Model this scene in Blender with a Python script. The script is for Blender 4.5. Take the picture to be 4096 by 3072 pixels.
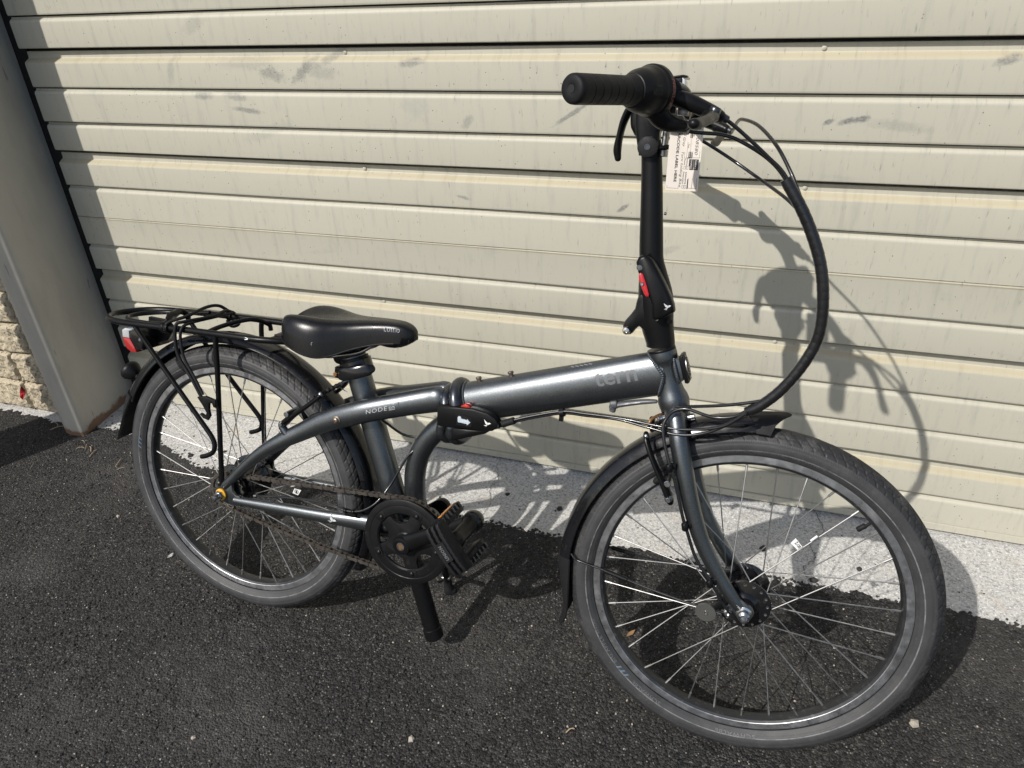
import bpy, math, random
import numpy as np
from mathutils import Vector, Matrix, Euler, Quaternion

# ------------------------------------------------------------------ camera, world, sun, exposure
scene = bpy.context.scene
for o in list(bpy.data.objects):
    bpy.data.objects.remove(o, do_unlink=True)
cam_d = bpy.data.cameras.new('camera')
cam_d.sensor_width = 36.0
cam_d.lens = 25.735
cam_d.clip_start = 0.02
cam_d.clip_end = 300.0
cam = bpy.data.objects.new('camera', cam_d)
scene.collection.objects.link(cam)
CR_ = Vector((0.94647197, 0.31976381, -0.04406727))
CD_ = Vector((0.12638705, -0.49274308, -0.86094749))
CF_ = Vector((-0.29701369, 0.80929313, -0.50678151))
m3 = Matrix((CR_, -CD_, -CF_)).transposed()
cam.matrix_world = Matrix.Translation((0, 0, 1.253875)) @ m3.to_4x4()
scene.camera = cam

SUN_TRAVEL = Vector((0.357, 0.645, -0.676)).normalized()
world = bpy.data.worlds.new('World')
scene.world = world
world.use_nodes = True
wn = world.node_tree
for n in list(wn.nodes):
    wn.nodes.remove(n)
w_out = wn.nodes.new('ShaderNodeOutputWorld')
w_bg = wn.nodes.new('ShaderNodeBackground')
w_sky = wn.nodes.new('ShaderNodeTexSky')
w_sky.sky_type = 'NISHITA'
w_sky.sun_disc = False
w_sky.sun_elevation = math.radians(42.5)
w_sky.sun_rotation = math.radians(209.0)
w_sky.air_density = 1.0
w_sky.dust_density = 1.6
w_sky.ozone_density = 0.9
w_bg.inputs['Strength'].default_value = 0.118
wn.links.new(w_sky.outputs['Color'], w_bg.inputs['Color'])
wn.links.new(w_bg.outputs['Background'], w_out.inputs['Surface'])
sun_d = bpy.data.lights.new('sun', 'SUN')
sun_d.energy = 4.3
sun_d.angle = math.radians(0.55)
sun_d.color = (1.0, 0.965, 0.91)
sun = bpy.data.objects.new('sun', sun_d)
scene.collection.objects.link(sun)
sun.rotation_mode = 'QUATERNION'
sun.rotation_quaternion = (-SUN_TRAVEL).to_track_quat('Z', 'Y')
sun.location = (-2, -4, 5)
scene.view_settings.view_transform = 'Standard'
scene.view_settings.look = 'None'
scene.view_settings.exposure = 0.0
scene.view_settings.gamma = 1.0
scene.view_settings.use_curve_mapping = False

rng = random.Random(7)
nrng = np.random.default_rng(11)
COL = scene.collection

# ------------------------------------------------------------------ materials
def new_mat(name):
    m = bpy.data.materials.new(name)
    m.use_nodes = True
    nt = m.node_tree
    b = nt.nodes['Principled BSDF']
    return m, nt, b

def N(nt, t, **kw):
    n = nt.nodes.new(t)
    for k, v in kw.items():
        if k in ('operation', 'blend_type', 'data_type', 'feature', 'noise_dimensions', 'interpolation_type', 'distance'):
            setattr(n, k, v)
        else:
            n.inputs[k].default_value = v
    return n

def texco(nt, scale=(1, 1, 1), rot=(0, 0, 0)):
    tc = nt.nodes.new('ShaderNodeTexCoord')
    mp = nt.nodes.new('ShaderNodeMapping')
    mp.inputs['Scale'].default_value = scale
    mp.inputs['Rotation'].default_value = rot
    nt.links.new(tc.outputs['Object'], mp.inputs['Vector'])
    return mp.outputs['Vector']

def noise(nt, vec, scale, detail=4.0, rough=0.55):
    n = nt.nodes.new('ShaderNodeTexNoise')
    n.inputs['Scale'].default_value = scale
    n.inputs['Detail'].default_value = detail
    n.inputs['Roughness'].default_value = rough
    nt.links.new(vec, n.inputs['Vector'])
    return n.outputs['Fac']

def ramp(nt, fac, stops):
    r = nt.nodes.new('ShaderNodeValToRGB')
    e = r.color_ramp.elements
    while len(e) < len(stops):
        e.new(0.5)
    for el, (p, c) in zip(e, stops):
        el.position = p
        el.color = (c, c, c, 1) if isinstance(c, (int, float)) else (c[0], c[1], c[2], 1)
    nt.links.new(fac, r.inputs['Fac'])
    return r.outputs['Color']

def mixc(nt, fac, a, b, mode='MIX'):
    m = nt.nodes.new('ShaderNodeMix')
    m.data_type = 'RGBA'
    m.blend_type = mode
    for sock, v in ((0, fac), (6, a), (7, b)):
        if isinstance(v, (int, float)):
            m.inputs[sock].default_value = v
        elif isinstance(v, (tuple, list)):
            m.inputs[sock].default_value = (v[0], v[1], v[2], 1)
        else:
            nt.links.new(v, m.inputs[sock])
    return m.outputs[2]

def mathn(nt, op, a, b=None):
    m = nt.nodes.new('ShaderNodeMath')
    m.operation = op
    for i, v in enumerate((a, b)):
        if v is None:
            continue
        if isinstance(v, (int, float)):
            m.inputs[i].default_value = v
        else:
            nt.links.new(v, m.inputs[i])
    return m.outputs[0]

def bump(nt, b, height, strength, dist=0.002):
    n = nt.nodes.new('ShaderNodeBump')
    n.inputs['Strength'].default_value = strength
    n.inputs['Distance'].default_value = dist
    nt.links.new(height, n.inputs['Height'])
    nt.links.new(n.outputs['Normal'], b.inputs['Normal'])

def simple(name, col, rough=0.5, metal=0.0, coat=0.0, dirt=None, grain=None, rvar=0.12, spec=0.5):
    """dirt=(colour, scale, lo, hi): worn or dusty patches; grain=(scale, strength, dist): fine relief"""
    m, nt, b = new_mat(name)
    v = texco(nt)
    b.inputs['Metallic'].default_value = metal
    b.inputs['Coat Weight'].default_value = coat
    b.inputs['Coat Roughness'].default_value = 0.12
    b.inputs['Specular IOR Level'].default_value = spec
    c = mixc(nt, noise(nt, v, 35.0), tuple(x * 0.88 for x in col), tuple(x * 1.1 for x in col))
    if dirt:
        dc, sc, lo, hi = dirt
        f = ramp(nt, noise(nt, v, sc, 7.0, 0.65), [(lo, 0.0), (hi, 1.0)])
        c = mixc(nt, f, c, dc)
    nt.links.new(c, b.inputs['Base Color'])
    rr = ramp(nt, noise(nt, v, 60.0, 5.0), [(0.3, max(0.03, rough - rvar)), (0.7, min(1.0, rough + rvar))])
    nt.links.new(rr, b.inputs['Roughness'])
    if grain:
        bump(nt, b, noise(nt, v, grain[0], 3.0), grain[1], grain[2])
    return m

M = {}
# gunmetal flake paint
def paint():
    m, nt, b = new_mat('gunmetal_paint')
    v = texco(nt)
    fl = nt.nodes.new('ShaderNodeTexVoronoi')
    fl.inputs['Scale'].default_value = 1700.0
    nt.links.new(v, fl.inputs['Vector'])
    flk = ramp(nt, fl.outputs['Color'], [(0.3, 0.0), (0.9, 1.0)])
    c = mixc(nt, flk, (0.098, 0.106, 0.112), (0.172, 0.184, 0.192))
    d = ramp(nt, noise(nt, v, 26.0, 8.0, 0.7), [(0.62, 0.0), (0.82, 0.4)])
    c = mixc(nt, d, c, (0.15, 0.145, 0.135))
    nt.links.new(c, b.inputs['Base Color'])
    b.inputs['Metallic'].default_value = 0.93
    rr = ramp(nt, noise(nt, v, 50.0, 4.0), [(0.3, 0.32), (0.7, 0.38)])
    nt.links.new(rr, b.inputs['Roughness'])
    b.inputs['Coat Weight'].default_value = 0.25
    b.inputs['Coat Roughness'].default_value = 0.16
    bump(nt, b, fl.outputs['Distance'], 0.10, 0.0006)
    return m
M['paint'] = paint()
M['satin'] = simple('black_satin_metal', (0.0055, 0.0055, 0.006), 0.32, 0.0, 0.0, grain=(900, 0.2, 0.0005), spec=0.2, rvar=.05)
M['hinge'] = simple('hinge_dark_metal', (0.075, 0.08, 0.088), 0.32, 0.85, 0.3, dirt=((0.07, 0.065, 0.058), 40, 0.62, 0.8))
M['gloss'] = simple('black_gloss_plastic', (0.007, 0.007, 0.0078), 0.18, 0.0, 0.3, dirt=((0.05, 0.045, 0.036), 45, 0.56, 0.82), rvar=0.08, spec=.4)
M['fender'] = simple('fender_plastic', (0.007, 0.0073, 0.0085), 0.20, 0.0, 0.2, dirt=((0.05, 0.044, 0.033), 70, 0.58, 0.84), rvar=0.08, spec=.3)
M['plastic'] = simple('black_plastic', (0.0075, 0.0075, 0.008), 0.38, dirt=((0.035, 0.032, 0.026), 50, 0.62, 0.85), grain=(700, 0.2, 0.0005), spec=0.2)
M['rubber'] = simple('black_rubber', (0.012, 0.012, 0.013), 0.6, dirt=((0.035, 0.033, 0.03), 40, 0.60, 0.85), grain=(500, 0.3, 0.0006), spec=0.2)
M['grip'] = simple('grip_rubber', (0.0095, 0.0095, 0.0105), 0.52, grain=(1400, 0.35, 0.0005), rvar=0.05, spec=0.2)
M['vinyl'] = simple('saddle_vinyl', (0.006, 0.006, 0.0068), 0.27, grain=(1300, 0.2, 0.0005), rvar=0.04, spec=0.34)
M['cable'] = simple('cable_housing', (0.010, 0.010, 0.011), 0.30, 0.0, 0.2)
M['chrome'] = simple('chrome_steel', (0.55, 0.55, 0.54), 0.22, 1.0, dirt=((0.25, 0.2, 0.14), 160, 0.6, 0.8))
M['steel'] = simple('dull_steel', (0.30, 0.30, 0.295), 0.36, 1.0, dirt=((0.2, 0.16, 0.12), 120, 0.58, 0.85))
M['spoke'] = simple('spoke_steel', (0.43, 0.425, 0.415), 0.46, 1.0)
M['chain'] = simple('chain_steel', (0.135, 0.12, 0.105), 0.42, 0.8, dirt=((0.16, 0.095, 0.06), 90, 0.58, 0.75))
M['rimblack'] = simple('rim_black', (0.026, 0.027, 0.029), 0.42, 0.3, dirt=((0.11, 0.107, 0.10), 70, 0.56, 0.80))
M['track'] = simple('brake_track_metal', (0.46, 0.465, 0.48), 0.36, 0.95, dirt=((0.33, 0.328, 0.325), 90, 0.45, 0.8))
M['red'] = simple('red_plastic', (0.42, 0.012, 0.018), 0.35, 0.0, 0.3)
M['redmetal'] = simple('red_anodised', (0.45, 0.03, 0.02), 0.25, 0.6, 0.3)
M['decal'] = simple('decal_grey', (0.24, 0.25, 0.265), 0.45, 0.2)
M['decalfaint'] = simple('decal_dark_grey', (0.125, 0.13, 0.135), 0.55, 0.0)
M['white'] = simple('white_label', (0.72, 0.72, 0.70), 0.6)
M['pale'] = simple('pale_print', (0.52, 0.53, 0.53), 0.55)
M['yellow'] = simple('yellow_plastic', (0.62, 0.33, 0.02), 0.45)
M['orange'] = simple('orange_reflector', (0.62, 0.22, 0.02), 0.25, 0.0, 0.5)
M['copper'] = simple('rusty_bolt', (0.36, 0.19, 0.08), 0.38, 0.8)
M['bronze'] = simple('weathered_bolt', (0.22, 0.185, 0.15), 0.38, 0.9)
M['redlens'] = simple('red_lens', (0.33, 0.016, 0.016), 0.15, 0.0, 0.6)
M['clearlens'] = simple('clear_lens', (0.55, 0.56, 0.57), 0.12, 0.3, 0.6)
M['paper'] = simple('tag_paper', (0.66, 0.60, 0.53), 0.75, grain=(300, 0.1, 0.0004))
M['ink'] = simple('black_ink', (0.018, 0.018, 0.02), 0.6)
M['nexusred'] = simple('dark_red_print', (0.24, 0.045, 0.045), 0.5)
M['leafred'] = simple('red_leaf', (0.36, 0.012, 0.016), 0.6)
M['leafbrown'] = simple('dry_leaf', (0.30, 0.17, 0.075), 0.75)
M['straw'] = simple('dry_straw', (0.42, 0.31, 0.19), 0.8)
M['cracktone'] = simple('crack_dirt', (0.12, 0.115, 0.105), 0.9)
M['embossed'] = simple('embossed_lettering', (0.030, 0.030, 0.032), 0.6, spec=.2)
M['matblack'] = simple('matte_black', (0.006, 0.006, 0.007), 0.7)  # plain matte black for the jamb strip, sheet behind the slats, holes and slots

def tyre_mat():
    m, nt, b = new_mat('tyre_rubber')
    v = texco(nt)
    c = mixc(nt, noise(nt, v, 14.0, 5.0), (0.021, 0.021, 0.022), (0.044, 0.044, 0.045))
    d = ramp(nt, noise(nt, v, 26.0, 9.0, 0.7), [(0.48, 0.0), (0.82, 0.5)])
    c = mixc(nt, d, c, (0.09, 0.088, 0.085))
    f = ramp(nt, noise(nt, v, 240.0, 3.0), [(0.64, 0.0), (0.78, 0.4)])
    c = mixc(nt, f, c, (0.12, 0.118, 0.115))
    nt.links.new(c, b.inputs['Base Color'])
    b.inputs['Roughness'].default_value = 0.58
    b.inputs['Specular IOR Level'].default_value = 0.55
    bump(nt, b, noise(nt, v, 700.0, 4.0), 0.35, 0.0008)
    return m
M['tyre'] = tyre_mat()
M['tread'] = simple('tyre_tread', (0.022, 0.022, 0.023), 0.62, dirt=((0.085, 0.082, 0.078), 34, 0.50, 0.80), grain=(500, 0.3, 0.0006), spec=.4)
M['tyrestripe'] = simple('tyre_reflex_stripe', (0.17, 0.17, 0.168), 0.5, dirt=((0.07, 0.07, 0.07), 60, 0.45, 0.62))
M['tyretext'] = simple('tyre_lettering', (0.10, 0.10, 0.102), 0.5)
M['tyreblue'] = simple('tyre_blue_mark', (0.12, 0.17, 0.23), 0.5)

SCUFF = [(-1.155, 1.030, .046, .017, -.2, .45), (-1.062, 1.040, .055, .014, .65, .5), (-0.985, 1.068, .050, .012, .45, .4), (-1.02, 1.035, .06, .018, -.1, .25),
         (-0.785, 1.055, .034, .011, .1, .5), (-1.368, .980, .034, .011, 0, .5), (-1.27, .978, .042, .011, -.1, .4), (-1.245, .947, .052, .008, -.12, .55),
         (-0.415, .953, .062, .006, .55, .6), (0.128, .947, .020, .008, .35, .95), (0.152, .951, .018, .007, .2, .95), (0.095, .945, .012, .006, .5, .7), (0.22, .94, .07, .012, -.1, .22),
         (-0.685, .757, .024, .005, -.2, .5), (-0.300, .753, .020, .006, .6, .7), (0.372, 1.055, .028, .010, .3, .55), (-0.66, .930, .022, .012, .8, .35),
         (-1.22, 1.055, .10, .02, 0, .18), (-1.2, .896, .09, .018, .3, .15), (-1.45, 1.04, .05, .012, 1.2, .25), (-0.20, .66, .05, .01, .4, .2), (-1.35, 1.14, .05, .02, .5, .2)]
def door_mat(name, base, stain, cream=0.0):
    m, nt, b = new_mat(name)
    v = texco(nt)
    vs = texco(nt, (55.0, 1.0, 7.0))
    c = mixc(nt, noise(nt, v, 3.2, 5.0), tuple(x * 0.94 for x in base), tuple(x * 1.04 for x in base))
    # rain streaks of dirt
    st = ramp(nt, noise(nt, vs, 1.0, 6.0, 0.62), [(0.52, 0.0), (0.75, 0.55)])
    c = mixc(nt, st, c, stain)
    vs2 = texco(nt, (190.0, 1.0, 34.0))
    st2 = ramp(nt, noise(nt, vs2, 1.0, 3.0, 0.5), [(0.63, 0.0), (0.76, 0.6)])
    c = mixc(nt, st2, c, tuple(x * 0.62 for x in stain))
    # flyspecks
    vo = nt.nodes.new('ShaderNodeTexVoronoi')
    vo.inputs['Scale'].default_value = 62.0
    nt.links.new(v, vo.inputs['Vector'])
    big = ramp(nt, noise(nt, v, 5.0, 2.0), [(0.4, 0.0), (0.6, 1.0)])
    sp = ramp(nt, vo.outputs['Distance'], [(0.055, 1.0), (0.10, 0.0)])
    sel = ramp(nt, vo.outputs['Color'], [(0.62, 0.0), (0.66, 0.9)])
    c = mixc(nt, mathn(nt, 'MULTIPLY', sp, sel), c, (0.10, 0.10, 0.095))
    # broad faint tyre-coloured smears
    sm = ramp(nt, noise(nt, texco(nt, (3.2, 1.0, 6.5), (0, 0.5, 0)), 1.9, 5.0, 0.6), [(0.63, 0.0), (0.74, 0.30)])
    c = mixc(nt, sm, c, (0.30, 0.30, 0.285))
    # rubber scuffs and scrapes, each at its own place on the door
    rg = noise(nt, texco(nt, (60, 1, 60)), 1.0, 5.0, 0.7)
    fine = noise(nt, texco(nt, (170, 1, 300)), 1.0, 3.0, 0.6)
    tc = nt.nodes.new('ShaderNodeTexCoord')
    for (x, z, w, h, a, dark) in SCUFF:
        mp = nt.nodes.new('ShaderNodeMapping'); mp.vector_type = 'TEXTURE'
        mp.inputs['Location'].default_value = (x, 0, z); mp.inputs['Rotation'].default_value = (0, -a, 0); mp.inputs['Scale'].default_value = (w, 1000.0, h)
        nt.links.new(tc.outputs['Object'], mp.inputs['Vector'])
        ln = nt.nodes.new('ShaderNodeVectorMath'); ln.operation = 'LENGTH'; nt.links.new(mp.outputs['Vector'], ln.inputs[0])
        d = mathn(nt, 'ADD', ln.outputs['Value'], mathn(nt, 'MULTIPLY', mathn(nt, 'SUBTRACT', rg, 0.5), 1.6))
        f = ramp(nt, d, [(0.45, 1.0), (1.05, 0.0)])
        f = mathn(nt, 'MULTIPLY', f, mathn(nt, 'MULTIPLY', ramp(nt, fine, [(0.3, 0.45), (0.62, 1.0)]), min(1.0, dark * 1.35)))
        c = mixc(nt, f, c, (0.165, 0.165, 0.158))
    nt.links.new(c, b.inputs['Base Color'])
    b.inputs['Roughness'].default_value = 0.56
    b.inputs['Specular IOR Level'].default_value = 0.35
    bump(nt, b, noise(nt, v, 420.0, 3.0), 0.08, 0.0006)
    return m
M['door'] = door_mat('door_paint', (0.470, 0.449, 0.366), (0.315, 0.305, 0.262))
M['doorcream'] = door_mat('door_paint_yellowed', (0.45, 0.405, 0.29), (0.32, 0.265, 0.175))
M['smudge'] = simple('rubber_scuff', (0.27, 0.27, 0.26), 0.6, dirt=((0.42, 0.40, 0.33), 130, 0.40, 0.62))
M['smudgedark'] = simple('bare_scrape', (0.215, 0.205, 0.185), 0.45, dirt=((0.45, 0.42, 0.34), 160, 0.50, 0.60))

def post_mat():
    m, nt, b = new_mat('post_paint')
    v = texco(nt)
    c = mixc(nt, noise(nt, v, 5.0, 5.0), (0.40, 0.375, 0.32), (0.50, 0.47, 0.405))
    p = ramp(nt, noise(nt, texco(nt, (9.0, 9.0, 3.0)), 1.0, 6.0, 0.65), [(0.50, 0.0), (0.75, 0.55)])
    c = mixc(nt, p, c, (0.29, 0.262, 0.215))
    s = ramp(nt, noise(nt, texco(nt, (60, 60, 9)), 1.0, 3.0), [(0.70, 0.0), (0.78, 0.8)])
    c = mixc(nt, s, c, (0.09, 0.09, 0.085))
    # rust creeping up from the ground
    sep = nt.nodes.new('ShaderNodeSeparateXYZ')
    tc = nt.nodes.new('ShaderNodeTexCoord')
    nt.links.new(tc.outputs['Object'], sep.inputs['Vector'])
    zz = mathn(nt, 'ADD', mathn(nt, 'ADD', sep.outputs['Z'], 0.026), mathn(nt, 'MULTIPLY', noise(nt, v, 14.0, 6.0, 0.7), -0.075))
    rf = ramp(nt, zz, [(0.0, 0.85), (0.010, 0.0)])
    c = mixc(nt, rf, c, (0.17, 0.075, 0.028))
    nt.links.new(c, b.inputs['Base Color'])
    b.inputs['Roughness'].default_value = 0.5
    bump(nt, b, noise(nt, v, 90.0, 5.0), 0.14, 0.002)
    return m
M['post'] = post_mat()

def asphalt_mat():
    m, nt, b = new_mat('asphalt')
    v = texco(nt)
    c = mixc(nt, noise(nt, v, 1.7, 4.0), (0.0085, 0.0079, 0.0074), (0.0225, 0.0210, 0.0197))
    c = mixc(nt, ramp(nt, noise(nt, v, 340.0, 3.0), [(0.42, 0.0), (0.66, 1.0)]), c, (0.042, 0.040, 0.038))
    vo = nt.nodes.new('ShaderNodeTexVoronoi')
    vo.inputs['Scale'].default_value = 215.0
    nt.links.new(v, vo.inputs['Vector'])
    tone = ramp(nt, vo.outputs['Color'], [(0.15, 0.28), (0.85, 1.95)])
    c = mixc(nt, 0.9, c, tone, 'MULTIPLY')
    # traffic dust lying in broad soft patches
    du = ramp(nt, noise(nt, v, 2.6, 8.0, 0.68), [(0.50, 0.0), (0.66, 0.85)])
    c = mixc(nt, mathn(nt, 'MULTIPLY', du, ramp(nt, noise(nt, v, 120.0, 4.0, 0.7), [(0.35, 0.25), (0.62, 1.0)])), c, (0.078, 0.073, 0.068))
    du2 = ramp(nt, noise(nt, v, 11.0, 7.0, 0.7), [(0.60, 0.0), (0.78, 0.6)])
    c = mixc(nt, du2, c, (0.092, 0.088, 0.082))
    # aggregate of three sizes showing through
    for sc, lo, r0, r1, st_, col_ in ((58.0, 0.80, 0.12, 0.34, 0.5, (0.13, 0.124, 0.114)), (105.0, 0.74, 0.16, 0.32, 0.65, (0.18, 0.17, 0.152)), (190.0, 0.72, 0.16, 0.34, 0.8, (0.27, 0.255, 0.225))):
        v2 = nt.nodes.new('ShaderNodeTexVoronoi')
        v2.inputs['Scale'].default_value = sc
        nt.links.new(v, v2.inputs['Vector'])
        sel = ramp(nt, v2.outputs['Color'], [(lo, 0.0), (lo + .03, 1.0)])
        dd = mathn(nt, 'ADD', v2.outputs['Distance'], mathn(nt, 'MULTIPLY', mathn(nt, 'SUBTRACT', noise(nt, v, 260.0, 2.0), 0.5), 0.22))
        sp = ramp(nt, dd, [(r0, 1.0), (r1, 0.0)])
        c = mixc(nt, mathn(nt, 'MULTIPLY', mathn(nt, 'MULTIPLY', sel, sp), st_), c, col_)
    nt.links.new(c, b.inputs['Base Color'])
    b.inputs['Roughness'].default_value = 0.75
    b.inputs['Specular IOR Level'].default_value = 0.35
    h = mathn(nt, 'ADD', mathn(nt, 'MULTIPLY', vo.outputs['Distance'], -1.0), noise(nt, v, 420.0, 4.0))
    bump(nt, b, h, 0.9, 0.004)
    return m
M['asphalt'] = asphalt_mat()

def concrete_mat():
    m, nt, b = new_mat('concrete')
    v = texco(nt)
    c = mixc(nt, noise(nt, v, 4.0, 6.0), (0.44, 0.43, 0.405), (0.59, 0.58, 0.55))
    g = ramp(nt, noise(nt, v, 150.0, 4.0, 0.75), [(0.36, 0.0), (0.54, 1.0)])
    c = mixc(nt, g, mixc(nt, 0.8, c, (0.17, 0.166, 0.16)), c)
    g2 = ramp(nt, noise(nt, v, 210.0, 3.0, 0.7), [(0.54, 0.0), (0.66, 0.9)])
    c = mixc(nt, g2, c, (0.80, 0.79, 0.76))
    ta = ramp(nt, noise(nt, v, 9.0, 4.0, 0.6), [(0.60, 0.0), (0.75, 0.5)])
    c = mixc(nt, ta, c, (0.46, 0.39, 0.31))
    dk = ramp(nt, noise(nt, v, 6.5, 6.0, 0.6), [(0.60, 0.0), (0.78, 0.5)])
    c = mixc(nt, dk, c, (0.21, 0.205, 0.195))
    vo = nt.nodes.new('ShaderNodeTexVoronoi')
    vo.inputs['Scale'].default_value = 48.0
    nt.links.new(v, vo.inputs['Vector'])
    sp = ramp(nt, mathn(nt, 'ADD', vo.outputs['Distance'], mathn(nt, 'MULTIPLY', noise(nt, v, 150.0), 0.15)), [(0.16, 1.0), (0.24, 0.0)])
    sel = ramp(nt, vo.outputs['Color'], [(0.70, 0.0), (0.74, 0.9)])
    c = mixc(nt, mathn(nt, 'MULTIPLY', sp, sel), c, (0.07, 0.068, 0.065))
    nt.links.new(c, b.inputs['Base Color'])
    b.inputs['Roughness'].default_value = 0.85
    b.inputs['Specular IOR Level'].default_value = 0.3
    bump(nt, b, noise(nt, v, 300.0, 5.0, 0.7), 0.55, 0.0022)
    return m
M['concrete'] = concrete_mat()
M['block'] = simple('split_face_block', (0.50, 0.43, 0.31), 0.9, dirt=((0.11, 0.095, 0.075), 110, 0.52, 0.64), grain=(220, 0.9, 0.004), spec=0.2)
M['mortar'] = simple('mortar', (0.16, 0.145, 0.115), 0.95, grain=(300, 0.6, 0.002), spec=0.2)
M['grit'] = simple('asphalt_crumb', (0.030, 0.028, 0.026), 0.75, grain=(600, 0.5, 0.001))
M['chip'] = simple('stone_chip', (0.36, 0.32, 0.265), 0.8)

# ------------------------------------------------------------------ mesh helpers
def catmull(pts, n=8, closed=False):
    P = [np.array(p, float) for p in pts]
    if len(P) < 3:
        return [P[0] + (P[-1] - P[0]) * t for t in np.linspace(0, 1, max(2, n))]
    out = []
    L = len(P)
    rngi = range(L if closed else L - 1)
    for i in rngi:
        p0 = P[i - 1] if (i > 0 or closed) else 2 * P[0] - P[1]
        p1 = P[i]
        p2 = P[(i + 1) % L]
        p3 = P[(i + 2) % L] if (i + 2 < L or closed) else 2 * P[-1] - P[-2]
        for k in range(n):
            t = k / n
            out.append(0.5 * ((2 * p1) + (-p0 + p2) * t + (2 * p0 - 5 * p1 + 4 * p2 - p3) * t * t + (-p0 + 3 * p1 - 3 * p2 + p3) * t ** 3))
    if not closed:
        out.append(P[-1])
    return out

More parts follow.
